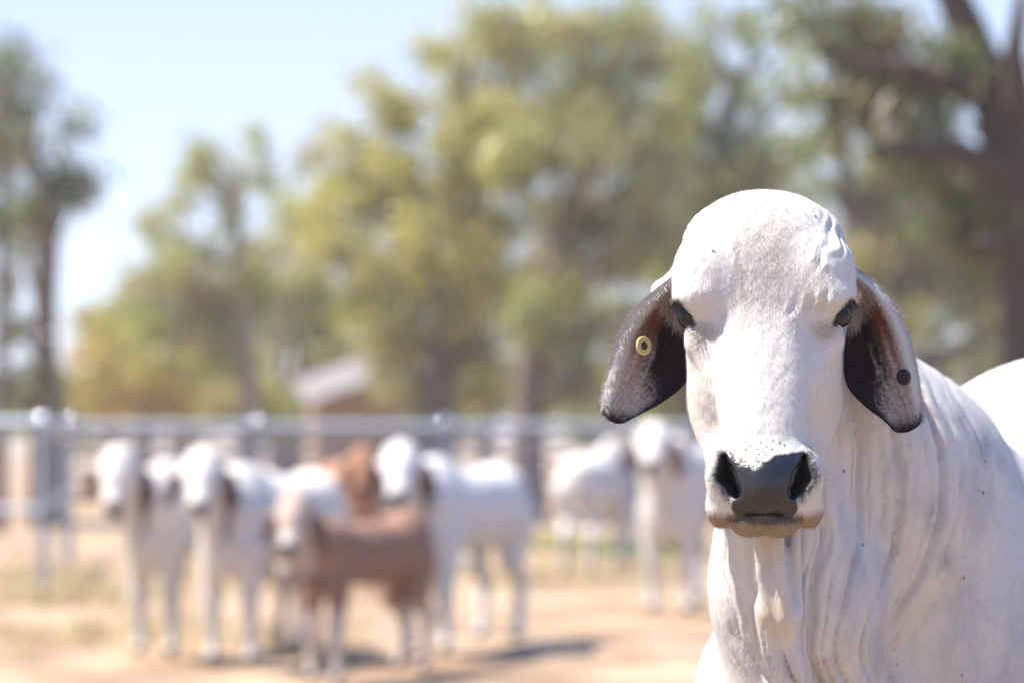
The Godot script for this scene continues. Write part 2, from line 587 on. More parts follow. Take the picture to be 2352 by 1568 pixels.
# ------------------------------------------------------------------ the near cow: neck, dewlap, trunk
func near_body_prims() -> void:
	prims = PackedFloat32Array()
	# neck from the poll back and down into the shoulder
	capsule(Vector3(.025, -.05, -.20), Vector3(.17, -.26, -.42), .105, .20, .06)
	capsule(Vector3(.17, -.26, -.42), Vector3(.27, -.50, -.58), .195, .265, .08)
	capsule(Vector3(.02, -.03, -.16), Vector3(.27, -.34, -.60), .085, .15, .06)
	# throat
	capsule(Vector3(.0, -.17, -.13), Vector3(.045, -.40, -.24), .082, .115, .05)
	capsule(Vector3(.045, -.40, -.24), Vector3(.06, -.70, -.33), .115, .12, .06)
	# hanging fold under the chin
	capsule(Vector3(-.012, -.27, -.034), Vector3(-.002, -.37, -.066), .010, .009, .005)
	capsule(Vector3(-.002, -.37, -.066), Vector3(.008, -.424, -.076), .009, .013, .008)
	capsule(Vector3(.015, -.27, -.036), Vector3(.020, -.36, -.058), .011, .010, .004)
	capsule(Vector3(.020, -.36, -.058), Vector3(.030, -.430, -.070), .010, .015, .006)
	capsule(Vector3(.030, -.430, -.072), Vector3(.046, -.424, -.082), .013, .010, .008)
	capsule(Vector3(.044, -.29, -.072), Vector3(.046, -.42, -.088), .008, .009, .008)
	capsule(Vector3(.0, -.28, -.065), Vector3(.02, -.44, -.105), .022, .022, .016)
	capsule(Vector3(.026, -.43, -.088), Vector3(.050, -.60, -.17), .017, .022, .022)
	capsule(Vector3(.000, -.42, -.100), Vector3(.030, -.60, -.18), .014, .020, .018)
	# brisket and shoulders
	ellipsoid(Vector3(.035, -.60, -.40), Vector3(.150, .19, .15), 0.0, .06)
	ellipsoid(Vector3(.40, -.56, -.52), Vector3(.24, .33, .26), PI / 4, .10)
	ellipsoid(Vector3(.16, -.66, -.58), Vector3(.24, .30, .22), PI / 4, .10)
	# hump, trunk, rump
	ellipsoid(Vector3(.68, -.165, -1.0), Vector3(.50, .16, .25), PI / 4, .10)
	capsule(Vector3(.35, -.50, -.75), Vector3(1.15, -.50, -1.55), .33, .34, .10)
	capsule(Vector3(.8, -.62, -1.15), Vector3(1.0, -.60, -1.35), .33, .33, .10)
	ellipsoid(Vector3(1.30, -.40, -1.70), Vector3(.30, .27, .26), PI / 4, .10)
	# legs: a body axis of 45 degrees, lateral (.707, 0, .707)
	for s: float in [-1.0, 1.0]:
		var l := Vector3(.707, 0, .707) * (.15 * s)
		var f := Vector3(.32, -.70, -.70) + l
		capsule(f, f + Vector3(-.02, -.34, .02), .13, .065, .08)
		capsule(f + Vector3(-.02, -.34, .02), f + Vector3(0, -.46, 0), .060, .058, .03)
		capsule(f + Vector3(0, -.46, 0), f + Vector3(0, -.72, 0), .052, .042, .03)
		capsule(f + Vector3(0, -.72, 0), f + Vector3(-.03, -.785, .03), .048, .055, .02)
		var h := Vector3(1.30, -.62, -1.68) + l
		capsule(h, h + Vector3(-.04, -.28, .04), .19, .10, .10)
		capsule(h + Vector3(-.04, -.28, .04), h + Vector3(.10, -.46, -.10), .09, .062, .05)
		capsule(h + Vector3(.10, -.46, -.10), h + Vector3(.06, -.80, -.06), .055, .042, .03)
		capsule(h + Vector3(.06, -.80, -.06), h + Vector3(.03, -.865, -.03), .048, .055, .02)
	capsule(Vector3(1.52, -.30, -1.92), Vector3(1.56, -.85, -1.97), .035, .02, .04)

func fold_q(p: Vector3) -> float:
	# which fold of the loose skin a point lies on: folds run together towards the brisket
	var x := p.x - .022 - .06 * sstep(-.45, -.62, p.y)
	if x < 0.0: return x / lerpf(.052, .104, sstep(-.56, -.30, p.y))
	return x / (lerpf(.070, .125, sstep(-.56, -.26, p.y)) - .02 * sstep(-.2, -.05, p.y))

func body_disp(p: Vector3, n: Vector3) -> float:
	if p.x > .75 or p.y < -.75: return 0.0
	var q := fold_q(p)
	var warp := nz.get_noise_3d(p.x * 20, p.y * 38, 7.0)
	var m := (1.0 - sstep(1.7, 2.9, q)) * sstep(-1.6, -1.15, q) * sstep(-.1, .4, n.z + 0.3) * (1.0 - sstep(-.08, .02, p.y))
	m *= 1.0 - sstep(-.105, -.085, p.z) * (1.0 - sstep(.055, .08, absf(p.x - .012)))
	var w := (q if q > 0.0 else q * 0.62) + warp * 0.16
	var front := sstep(.30, .65, n.z)
	var a := absf(sin(w * 6.3 + 0.4))
	var b := absf(sin(w * 17.0 + warp * 1.2 + 1.3))
	var amp := clampf(0.6 + 0.9 * nz.get_noise_3d(q * 40.0, p.y * 30, 3.0), 0.1, 1.2)
	var d := m * ((1.0 - pow(1.0 - a, 3.2)) * .0170 - .012) * (0.45 + amp * 0.6) * (0.4 + 0.6 * front)
	d += m * ((1.0 - pow(1.0 - b, 2.4)) * .0085 - .005) * amp * front
	var far := sstep(1.8, 3.0, q) * (1.0 - sstep(.26, .42, p.x)) * (1.0 - sstep(-.2, -.05, p.y))
	d += far * .004 * sin(q * 4.2 + warp * 2.0 + p.y * 2.0)
	d += nz.get_noise_3d(p.x * 60, p.y * 30, p.z * 60) * .001 * (1.0 - sstep(.35, .45, p.x))
	return d

func body_color(p: Vector3, n: Vector3) -> Color:
	var c := Color(.575, .567, .556)
	var g := nz_fine.get_noise_3d(p.x * 900, p.y * 500, p.z * 900)
	var g2 := nz.get_noise_3d(p.x * 90, p.y * 60, p.z * 90)
	# grey skin showing through the hair in streaks and patches
	c = c.lerp(Color(.40, .405, .44), clampf(0.22 + g2 * 1.1 + g * 0.3, 0.05, 0.75))
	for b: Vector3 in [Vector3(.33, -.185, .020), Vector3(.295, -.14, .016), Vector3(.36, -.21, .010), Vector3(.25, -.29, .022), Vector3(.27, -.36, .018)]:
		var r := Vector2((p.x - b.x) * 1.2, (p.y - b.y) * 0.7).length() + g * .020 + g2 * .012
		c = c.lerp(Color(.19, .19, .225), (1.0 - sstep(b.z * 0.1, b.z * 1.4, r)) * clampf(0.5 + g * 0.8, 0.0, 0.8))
	# fawn tint on the fold under the chin and low on the dewlap
	var fawn := 1.0 - sstep(.010, .040, Vector2(p.x - .012, (p.y + .43) * 0.8).length() + g * .008)
	fawn = maxf(fawn, (1.0 - sstep(.008, .03, Vector2(p.x - .09, (p.y + .53) * 0.5).length() + g * .01)) * 0.8)
	fawn = maxf(fawn, (1.0 - sstep(.0, .07, p.y + .37)) * 0.0)
	fawn = maxf(fawn, (1.0 - sstep(.012, .03, absf(p.x - .002))) * sstep(-.37, -.32, p.y) * sstep(-.13, -.10, p.z) * 0.8)
	c = c.lerp(Color(.46, .36, .265), fawn * 0.55)
	if p.y < -1.455: c = Color(.08, .07, .07)   # hooves of dark horn
	return c

# ------------------------------------------------------------------ ears
func hpx(x: float, y: float, z: float) -> Vector3:
	# picture position -> head axes, at the depth z of the head
	var k := (3.4 - z) / FPX
	return Vector3((x - 1755.0) * k, (1010.0 - y) * k - .1776, z)

func along(pts: Array, t: float) -> Vector2:
	var s := clampf(t, 0, 1) * (pts.size() - 1)
	var k := mini(int(s), pts.size() - 2)
	var f := s - k
	var a: Vector2 = pts[maxi(k - 1, 0)]; var b: Vector2 = pts[k]; var c: Vector2 = pts[k + 1]; var d: Vector2 = pts[mini(k + 2, pts.size() - 1)]
	return b.cubic_interpolate(c, a, d, f)

func ear_color(u: float, v: float, right: bool, inner: bool, g: float, g2: float) -> Color:
	# v: 0 at the edge beside the cheek, 1 at the outer rim
	var white := Color(.50, .487, .478)
	var grey := Color(.235, .225, .25)
	var black := Color(.020, .019, .023)
	if not inner:
		return white.lerp(grey, clampf(0.2 + g2 * 0.5 + sstep(.75, 1.0, u) * 0.7, 0, 1)).lerp(black, sstep(.93, .99, u + g * .03))
	var red := Color(.120, .055, .040)
	var c := white
	var pink := Color(.24, .170, .163)
	# hair grows pale over the lower half of the outer side
	var dark_edge := .58 if not right else .60
	c = grey.lerp(white, clampf(0.30 + g * 1.1, 0, 1))
	c = c.lerp(pink, (1.0 - sstep(.45, .85, u + g * .15)) * (1.0 - sstep(.80, .90, v)))
	c = c.lerp(red, (1.0 - sstep(.28, .60, u + g * .12)) * (1.0 - sstep(.72, .82, v + g * .05)))
	c = c.lerp(black, (1.0 - sstep(dark_edge - .10, dark_edge + .03, v + g * .08)) * (1.0 - sstep(.60, .85, u - (0.28 - v) * 0.5 + g * .12)))
	# pale hair along the ribs
	for rib: float in ([.52, .70] if not right else [.46, .66]):
		var on := (1.0 - sstep(.004, .050, absf(v - rib - (u - .6) * .06 + g2 * .05))) * sstep(.30, .5, u) * (1.0 - sstep(.85, .95, u))
		c = c.lerp(Color(.44, .425, .44), on * clampf(0.45 + g, 0, 0.8))
	# shaggy pale fringe at the top
	c = c.lerp(Color(.37, .31, .27), (1.0 - sstep(.05, .20, u + g * .10)))
	c = c.lerp(white, sstep(.74, .86, v + g * .04) * (1.0 - sstep(.72, .95, u + g * .08)))
	# black tip and lower edge
	var low := maxf(sstep(.86, .95, u + g * .08 + g2 * .02), (1.0 - sstep(.06, .20, v + g * .06)) * sstep(.35, .5, u))
	return c.lerp(black, low)

func ear(right: bool) -> Dictionary:
	var rim: Array; var inn: Array
	if not right:
		rim = [Vector2(1552, 628), Vector2(1505, 664), Vector2(1456, 708), Vector2(1421, 764), Vector2(1401, 822), Vector2(1386, 885), Vector2(1381, 925), Vector2(1386, 948)]
		inn = [Vector2(1566, 720), Vector2(1577, 765), Vector2(1584, 805), Vector2(1585, 848), Vector2(1572, 882), Vector2(1532, 916), Vector2(1484, 944), Vector2(1440, 962)]
	else:
		rim = [Vector2(1958, 612), Vector2(2012, 650), Vector2(2056, 702), Vector2(2083, 762), Vector2(2100, 826), Vector2(2110, 890), Vector2(2114, 940), Vector2(2110, 968)]
		inn = [Vector2(1948, 725), Vector2(1942, 770), Vector2(1936, 820), Vector2(1937, 862), Vector2(1950, 897), Vector2(1985, 934), Vector2(2022, 962), Vector2(2046, 984)]
	var nu := 72; var nv := 64
	var V := PackedVector3Array(); var C := PackedColorArray(); var I := PackedInt32Array()
	for side in 2:
		for j in nu + 1:
			var u := float(j) / nu
			var a := along(inn, u); var b := along(rim, u)
			for i in nv + 1:
				var v := float(i) / nv
				var p2 := a.lerp(b, v)
				# rounded tip
				p2 += (along(inn, 1.0).lerp(along(rim, 1.0), v) - p2) * 0.0
				var bow := sin(PI * v)
				p2.y += 16.0 * sqrt(maxf(bow, 0.0)) * sstep(.80, 1.0, u)
				var g := nz_fine.get_noise_3d(p2.x * 1.6, p2.y * 0.7, 40.0 + side * 9)
				var g2 := nz.get_noise_3d(p2.x * 0.5, p2.y * 0.5, 9.0)
				var z := lerpf(-.052, -.088, u)
				z += lerpf(-.018, .016, sstep(.1, .9, v)) * (1.0 - u * 0.5)              # the rim stands forward of the cheek edge
				z -= .034 * pow(bow, 0.8) * (1.0 - sstep(.35, 1.0, u) * 0.72)            # the cup
				if side == 0:
					for rib: float in ([.52, .70] if not right else [.46, .66]):
						var e := (v - rib - (u - .6) * .05) / .035
						z += .0042 * exp(-e * e) * sstep(.15, .4, u) * (1.0 - sstep(.85, 1.0, u))
					z += g * .0009
				else:
					z -= .0065 * pow(maxf(0.0, sin(PI * clampf(v, 0, 1))), 0.35) * sstep(0.0, .05, 1.0 - u)
				# the rim rolls over backwards
				var roll := sstep(.86, 1.0, v) if not right else sstep(.80, 1.0, v)
				z -= (.012 if not right else .030) * roll * roll
				V.append(hpx(p2.x, p2.y, z))
				C.append(ear_color(u, v, right, side == 0, g, g2))
	var row := nv + 1
	for side in 2:
		var o := side * row * (nu + 1)
		for j in nu:
			for i in nv:
				var a := o + j * row + i
				var flip := (side == 1) != right
				quad(I, a, a + 1, a + row + 1, a + row, flip)
	return {"v": V, "i": I, "c": C}

# ------------------------------------------------------------------ hair
func hair_mesh() -> ArrayMesh:
	# one bent tapering blade, 1 long along +y, its root at the origin
	var st := SurfaceTool.new()
	st.begin(Mesh.PRIMITIVE_TRIANGLES)
	var a := [Vector3(-.5, 0, 0), Vector3(.5, 0, 0), Vector3(-.35, .55, .10), Vector3(.35, .55, .10), Vector3(0, 1, .3)]
	for t: Array in [[0, 2, 1], [1, 2, 3], [2, 4, 3]]:
		for k: int in t:
			st.set_normal(Vector3(0, 0, 1))
			st.add_vertex(a[k])
	return st.commit()

func scatter_hair(called: String, hairs: Array, parent: Node) -> void:
	# hairs: [root, direction, normal, length, width, colour]
	var mm := MultiMesh.new()
	mm.transform_format = MultiMesh.TRANSFORM_3D
	mm.use_colors = true
	mm.mesh = hair_mesh()
	mm.instance_count = hairs.size()
	for n in hairs.size():
		var h: Array = hairs[n]
		var y: Vector3 = (h[1] as Vector3).normalized()
		var zz: Vector3 = (h[2] as Vector3)
		zz = (zz - y * zz.dot(y)).normalized()
		var x := y.cross(zz)
		mm.set_instance_transform(n, Transform3D(Basis(x * h[4], y * h[3], zz * h[3]), h[0]))
		mm.set_instance_color(n, h[5])
	var o := MultiMeshInstance3D.new()
	o.name = called
	o.multimesh = mm
	o.material_override = M.hair
	o.set_meta("kind", "stuff")
	parent.add_child(o, true)

func coat_hairs(V: PackedVector3Array, N: PackedVector3Array, C: PackedColorArray, I: PackedInt32Array, count: int, length: float, width: float, keep: Callable) -> Array:
	var r := RandomNumberGenerator.new()
	r.seed = 77
	var areas := PackedFloat32Array()
	var total := 0.0
	for t in range(0, I.size(), 3):
		var area := 0.0
		if keep.call(V[I[t]], N[I[t]]): area = (V[I[t + 1]] - V[I[t]]).cross(V[I[t + 2]] - V[I[t]]).length()
		total += area
		areas.append(total)
	var out := []
	for n in count:
		var k := areas.bsearch(r.randf() * total)
		var t := mini(k, areas.size() - 1) * 3
		var a := r.randf(); var b := r.randf()
		if a + b > 1.0: a = 1.0 - a; b = 1.0 - b
		var p := V[I[t]] + (V[I[t + 1]] - V[I[t]]) * a + (V[I[t + 2]] - V[I[t]]) * b
		var nn := N[I[t]]
		var down := Vector3(r.randfn(0, .35), -1.0, r.randfn(0, .25))
		down = (down - nn * down.dot(nn)).normalized()
		var way := down + nn * r.randf_range(0.15, 0.55)
		var c := C[I[t]]
		var l := r.randf_range(0.85, 1.12)
		out.append([p - nn * .0006, way, nn, length * r.randf_range(0.6, 1.3), width, Color(c.r * l, c.g * l, c.b * l)])
	return out

# ------------------------------------------------------------------ near cow, assembled
var skin_points := PackedVector3Array()

func near_cow() -> Node3D:
	var at := px(1755, 720, 3.4)
	var lift := Vector3(0, at.y, 0)
	var cow := base("brahman_cow", Vector3(at.x, 0, at.z), -atan((1755.0 - 1176.0) / FPX))
	tag(cow, "white humped cow with long drooping ears looking straight at the lens, dark wet nose", "cow")
	var t0 := Time.get_ticks_msec()
	build_lut()
	var xs := steps([-.183, -.09, .0035, .0, .0022, .09, .0022, .183, .0035])
	if xs.size() % 2 == 0: print("even grid ", xs.size())
	var h := net(xs, steps([-.330, -.18, .0023, .20, .0036]), steps([-.22, -.05, .007, .135, .0031]), false, true)
	print("head ", h.v.size(), " ", Time.get_ticks_msec() - t0)
	soften(h, 1, 0.5)
	var V: PackedVector3Array = h.v; var I: PackedInt32Array = h.i
	var N := normals(V, I)
	for n in V.size(): V[n] += N[n] * head_disp(V[n], N[n])
	N = normals(V, I)
	var C := PackedColorArray(); C.resize(V.size())
	var mask := PackedFloat32Array(); mask.resize(V.size())
	for n in V.size():
		C[n] = head_color(V[n], N[n])
		mask[n] = nose_mask(V[n]) * sstep(-.0035, -.001, nostril_2d(absf(V[n].x), V[n].y))
	var hairs := coat_hairs(V, N, C, I, 34000, .0050, .00038, func(p: Vector3, n: Vector3) -> bool: return p.z > -.11 and nose_mask(p) < 0.2 and nostril_2d(absf(p.x), p.y) > .002 and caps(Vector3(absf(p.x), p.y, 0), Vector3(.124, .011, 0), Vector3(.096, -.017, 0), .0105, .0062) > 0.0)
	var Ic := PackedInt32Array(); var In := PackedInt32Array()
	for t in range(0, I.size(), 3):
		if mask[I[t]] + mask[I[t + 1]] + mask[I[t + 2]] > 1.5:
			In.append(I[t]); In.append(I[t + 1]); In.append(I[t + 2])
		else:
			Ic.append(I[t]); Ic.append(I[t + 1]); Ic.append(I[t + 2])
	var body := ArrayMesh.new()
	var Vh := V.duplicate()
	for n in Vh.size(): Vh[n] += lift
	skin_points = Vh.duplicate()
	surface(body, Vh, N, C, Ic, M.coat)
	surface(body, Vh, N, C, In, M.nose)
	# neck and trunk
	t0 = Time.get_ticks_msec()
	near_body_prims()
	var b := net(steps([-.20, -.13, .008, .16, .0034, .45, .0055, 1.85, .045]), steps([-1.54, -.62, .04, .06, .0085, .12, .01]), steps([-2.15, -.75, .04, -.40, .008, .02, .006]), true)
	print("body ", b.v.size(), " ", Time.get_ticks_msec() - t0)
	soften(b, 2, 0.5)
	V = b.v; I = b.i
	N = normals(V, I)
	for n in V.size(): V[n] += N[n] * body_disp(V[n], N[n])
	N = normals(V, I)
	C = PackedColorArray(); C.resize(V.size())
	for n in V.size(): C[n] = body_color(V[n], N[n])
	hairs.append_array(coat_hairs(V, N, C, I, 26000, .0075, .00042, func(p: Vector3, n: Vector3) -> bool: return p.x < .5 and p.y > -.6 and n.z > -.2 and p.z > -.8))
	for n in V.size(): V[n] += lift
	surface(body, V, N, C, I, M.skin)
	skin_points.append_array(V)
	# ears
	var ear_hairs := []
	var r := RandomNumberGenerator.new()
	r.seed = 31
	for right: bool in [false, true]:
		var e := ear(right)
		V = e.v; I = e.i; C = e.c
		N = normals(V, I)
		var row := 65
		for n in 2100:
			# long pale hair hanging from the top of the cup, short fur along the rim
			var j: int; var i: int; var l: float
			var way := Vector3(r.randfn(0, .3), -1.0, r.randf_range(.1, .5))
			if n < 650:
				j = r.randi_range(1, 12); i = r.randi_range(6, 54); l = r.randf_range(.010, .024)
				way.x += (0.25 if right else -0.25) * (i / 64.0 - 0.2) * 2.0
			else:
				j = r.randi_range(2, 70); i = r.randi_range(54, 62) if n < 1150 else r.randi_range(2, 60); l = r.randf_range(.005, .010)
				if n >= 1500:
					i = r.randi_range(60, 64); l = r.randf_range(.004, .009)
					way = Vector3(r.randfn(.8 if right else -.8, .25), r.randfn(-.5, .3), r.randfn(.1, .2))
				elif n < 1150: way = Vector3(r.randfn(-.5 if right else .5, .3), -.8, r.randf_range(.1, .6))
			var k := j * row + i
			var c := C[k] if n >= 650 else Color(.42, .36, .32)
			ear_hairs.append([V[k] + lift, way, N[k], l, .0006, c])
		for n in V.size(): V[n] += lift
		surface(body, V, N, C, I, M.ear)
	put("body", body, null, cow)
	for n in hairs.size(): hairs[n][0] += lift
	scatter_hair("coat_hair", hairs, cow)
	scatter_hair("ear_hair", ear_hairs, cow)
	# eyes and lashes
	for s: float in [-1.0, 1.0]:
		var ball := SphereMesh.new()
		ball.radius = .0185
		ball.height = .037
		var eye := put("eye", ball, M.eye, cow)
		eye.position = lift + Vector3(.1035 * s, -.003, -.0165)
		var st := SurfaceTool.new()
		st.begin(Mesh.PRIMITIVE_TRIANGLES)
		for n in 30:
			var t := n / 29.0
			var root := Vector3(lerpf(.126, .100, t) * s, lerpf(.018, -.004, t), lerpf(-.004, .016, t))
			var way := Vector3(s * r.randf_range(.2, .6), -0.9 + r.randf_range(-.2, .2), 0.55)
			strand(st, root + lift, way, .016 * r.randf_range(.8, 1.2), .0016)
		put("eyelash", st.commit(), M.lash, cow)
	ear_tags(cow, lift)
	whiskers(cow, lift)
	return cow

func strand(st: SurfaceTool, root: Vector3, way: Vector3, length: float, width: float) -> void:
	var y := way.normalized()
	var x := y.cross(Vector3(0, 0, 1)).normalized() * width
	var mid := root + y * length * 0.5
	var tip := root + y * length + Vector3(0, .0, .2) * length
	for v: Vector3 in [root - x * .5, mid - x * .4, root + x * .5, root + x * .5, mid - x * .4, mid + x * .4, mid - x * .4, tip, mid + x * .4]:
		st.set_normal(Vector3(0, 0, 1))
		st.add_vertex(v)

func lathe(profile: Array, sides: int) -> ArrayMesh:
	# profile of (radius, height) turned about z
	var st := SurfaceTool.new()
	st.begin(Mesh.PRIMITIVE_TRIANGLES)
	st.set_smooth_group(-1)
	for k in profile.size() - 1:
		var a: Vector2 = profile[k]; var b: Vector2 = profile[k + 1]
		for n in sides:
			var t0 := TAU * n / sides; var t1 := TAU * (n + 1) / sides
			var p := Vector3(a.x * cos(t0), a.x * sin(t0), a.y); var q := Vector3(a.x * cos(t1), a.x * sin(t1), a.y)
			var u := Vector3(b.x * cos(t0), b.x * sin(t0), b.y); var w := Vector3(b.x * cos(t1), b.x * sin(t1), b.y)
			for v: Vector3 in [p, u, q, q, u, w]: st.add_vertex(v)
	st.generate_normals()
	return st.commit()

func ear_tags(cow: Node3D, lift: Vector3) -> void:
	var disc := lathe([Vector2(.0055, .0005), Vector2(.0064, .0036), Vector2(.0071, .0042), Vector2(.0126, .0042), Vector2(.0138, .0034), Vector2(.0138, .0004), Vector2(.0128, -.0004), Vector2(.0055, -.0004), Vector2(.0055, .0005)], 40)
	var ring := put("ear_tag", disc, M.tag, cow)
	ring.set_meta("label", "round cream button tag with a dark centre")
	ring.position = lift + hpx(1477, 793, -.066)
	ring.rotation = Vector3(-.05, .70, -.25)
	ring.scale = Vector3.ONE * .95
	var core := put("stud", lathe([Vector2(0, .0052), Vector2(.0030, .0050), Vector2(.0061, .0036), Vector2(.0062, -.004)], 24), M.stud, ring)
	core.position = Vector3(.0, .0, 0)
	var st := SurfaceTool.new()
	st.begin(Mesh.PRIMITIVE_TRIANGLES)
	for n in 22:
		var t := TAU * n / 22.0
		if n % 7 == 6: continue
		var o := Vector3(cos(t), sin(t), 0); var w := Vector3(-sin(t), cos(t), 0) * .00035
		var a := o * .0085 + Vector3(0, 0, .00435); var b := o * .0110 + Vector3(0, 0, .00435)
		for v: Vector3 in [a - w, b - w, a + w, a + w, b - w, b + w]:
			st.set_normal(Vector3(0, 0, 1))
			st.add_vertex(v)
	put("lettering", st.commit(), M.tag_ink, ring)
	var back := put("ear_tag", lathe([Vector2(0, .0042), Vector2(.009, .0040), Vector2(.0112, .0030), Vector2(.0118, .0012), Vector2(.0118, -.002)], 32), M.stud, cow)
	back.set_meta("label", "plain black oval tag stud")
	back.position = lift + hpx(2072, 866, -.052)
	back.rotation = Vector3(0.05, -.75, -.30)

# ------------------------------------------------------------------ cattle behind
func far_cow_mesh(head_turn: float, head_nod: float, calf: bool, palette: int, coat := Color(.55, .54, .525)) -> ArrayMesh:
	# forward +z, standing at the origin below its shoulders
	prims = PackedFloat32Array()
	var thin := 0.82 if calf else 1.0
	ellipsoid(Vector3(0, .92, -.50), Vector3(.27 * thin, .29 * thin, .62), 0.0, .10)
	ellipsoid(Vector3(0, .94, -.02), Vector3(.22 * thin, .30 * thin, .26), 0.0, .10)
	ellipsoid(Vector3(0, 1.00, -1.0), Vector3(.24 * thin, .24, .22), 0.0, .10)
	if not calf: ellipsoid(Vector3(0, 1.17, -.12), Vector3(.095, .12, .22), 0.0, .10)
	capsule(Vector3(0, .98, .10), Vector3(0, 1.17, .36), .19 * thin, .12, .08)
	capsule(Vector3(0, .68, .16), Vector3(0, 1.00, .38), .07, .05, .08)
	if not calf: ellipsoid(Vector3(0, .76, .13), Vector3(.15, .22, .13), 0.0, .08)
	for s: float in [-1.0, 1.0]:
		var f := Vector3(.14 * s * thin, .74, .02)
		capsule(f, f + Vector3(0, -.34, .03), .115 * thin, .060, .06)
		capsule(f + Vector3(0, -.34, .03), f + Vector3(0, -.64, 0), .055, .040, .03)
		capsule(f + Vector3(0, -.64, 0), f + Vector3(0, -.69, .03), .045, .050, .02)
		var h := Vector3(.14 * s * thin, .84, -1.02)
		capsule(h, h + Vector3(0, -.28, .05), .16 * thin, .09, .08)
		capsule(h + Vector3(0, -.28, .05), h + Vector3(0, -.42, -.12), .08, .055, .04)
		capsule(h + Vector3(0, -.42, -.12), h + Vector3(0, -.74, -.06), .05, .040, .03)
		capsule(h + Vector3(0, -.74, -.06), h + Vector3(0, -.79, -.03), .045, .050, .02)
	capsule(Vector3(0, 1.08, -1.20), Vector3(0, .55, -1.28), .03, .022, .04)
	# head
	var pivot := Vector3(0, 1.22, .40)
	var hb := Basis(Vector3.UP, head_turn) * Basis(Vector3.RIGHT, head_nod)
	var hp := func(x: float, y: float, z: float) -> Vector3: return pivot + hb * Vector3(x, y, z)
	capsule(hp.call(0, .05, -.02), hp.call(0, -.03, .06), .128, .098, .04)
	capsule(hp.call(0, -.03, .06), hp.call(0, -.18, .17), .098, .070, .05)
	capsule(hp.call(0, -.19, .18), hp.call(0, -.225, .18), .074, .066, .02)
	for s: float in [-1.0, 1.0]:
		capsule(hp.call(.10 * s, .03, -.02), hp.call(.165 * s, -.02, .0), .035, .038, .02)
		capsule(hp.call(.165 * s, -.02, .0), hp.call(.205 * s, -.17, .03), .048, .040, .02)
	var st := .028
	var m := net(steps([-.55, .55, st]), steps([-.04, 1.56, st]), steps([-1.42, .95, st]), true)
	soften(m, 1, 0.5)
	var V: PackedVector3Array = m.v
	var N := normals(V, m.i)
	var C := PackedColorArray()
	for n in V.size():
		var p := V[n]
		var l := hb.inverse() * (p - pivot)
		var head := l.y > -.42 and p.z > .25 and l.z > -.16
		var col := coat
		var g := nz.get_noise_3d(p.x * 90, p.y * 90, p.z * 90)
		if palette == 0:
			col = col.lerp(Color(.42, .41, .41), clampf(.25 + g * 1.2, 0, .7))
		elif palette == 1:
			col = Color(.27, .135, .08).lerp(Color(.34, .20, .13), clampf(.5 + g, 0, 1))
		else:
			col = Color(.270, .155, .110).lerp(Color(.175, .112, .09), clampf(.5 + g * 1.5, 0, 1))
			if p.y < .52 + g * .1: col = col.lerp(Color(.46, .41, .38), .85)   # pale stockings
		if head:
			if palette == 2: col = col.lerp(Color(.44, .37, .33), .7)
			if absf(l.x) > .130 and l.y < .02: col = Color(.07, .038, .032) if palette == 0 else Color(.10, .07, .065)
			elif l.y < -.175 and l.z > .215: col = Color(.07, .065, .07)
			elif palette == 2 and l.y < -.09 and l.z > .10: col = Color(.45, .42, .40)
		if p.y < .065: col = Color(.10, .095, .10)   # hooves of dark horn
		C.append(col)
	var mesh := ArrayMesh.new()
	surface(mesh, V, N, C, m.i, M.far_coat)
	return mesh

func far_cow(called: String, mesh: ArrayMesh, at: Vector3, turn_deg: float, size: float, label: String, category := "cow") -> void:
	var o := base(called, at, deg_to_rad(turn_deg))
	o.scale = Vector3.ONE * size
	put("body", mesh, null, o)
	tag(o, label, category, "cattle standing in the yard")

func herd() -> void:
	var ahead := far_cow_mesh(0.0, -0.1, false, 0)
	var turned := far_cow_mesh(0.45, -0.05, false, 0, Color(.57, .545, .51))
	var low := far_cow_mesh(0.55, 0.12, false, 0, Color(.54, .51, .475))
	var heavy := far_cow_mesh(0.40, -0.08, false, 0, Color(.55, .55, .55))
	var raised := far_cow_mesh(0.2, -0.25, false, 0, Color(.54, .515, .50))
	var red := far_cow_mesh(-0.3, 0.2, false, 1)
	var calf := far_cow_mesh(0.45, 0.05, true, 2)
	far_cow("cow", low, ground_at(365, 1508), -33, 0.95, "white cow with reddish drooping ears at the row's end by the fence posts")
	far_cow("cow", turned, ground_at(538, 1528), -24, 0.94, "white cow with a dark nose and sunlit back, standing just behind the brown calf's head")
	far_cow("cow", heavy, ground_at(985, 1500), -25, 0.97, "large white cow with sunlit back standing behind the brown calf's rump")
	far_cow("calf", calf, ground_at(752, 1570), -32, 0.77, "dark brown calf with a pale muzzle, standing in front of the white cows", "calf")
	far_cow("cow", red, ground_at(815, 1350), 15, 0.93, "reddish brown cow mostly hidden behind the white cows")
	far_cow("cow", ahead, ground_at(1385, 1310), 165, 0.98, "white cow turned away, showing its round rump in front of the rails")
	far_cow("cow", raised, ground_at(1545, 1408), -22, 1.08, "white cow with raised head facing the lens beside the near cow's neck")
	far_cow("cow", ahead, ground_at(1450, 1270), -10, 1.0, "pale cow half hidden between the turned-away cow and the one with raised head")

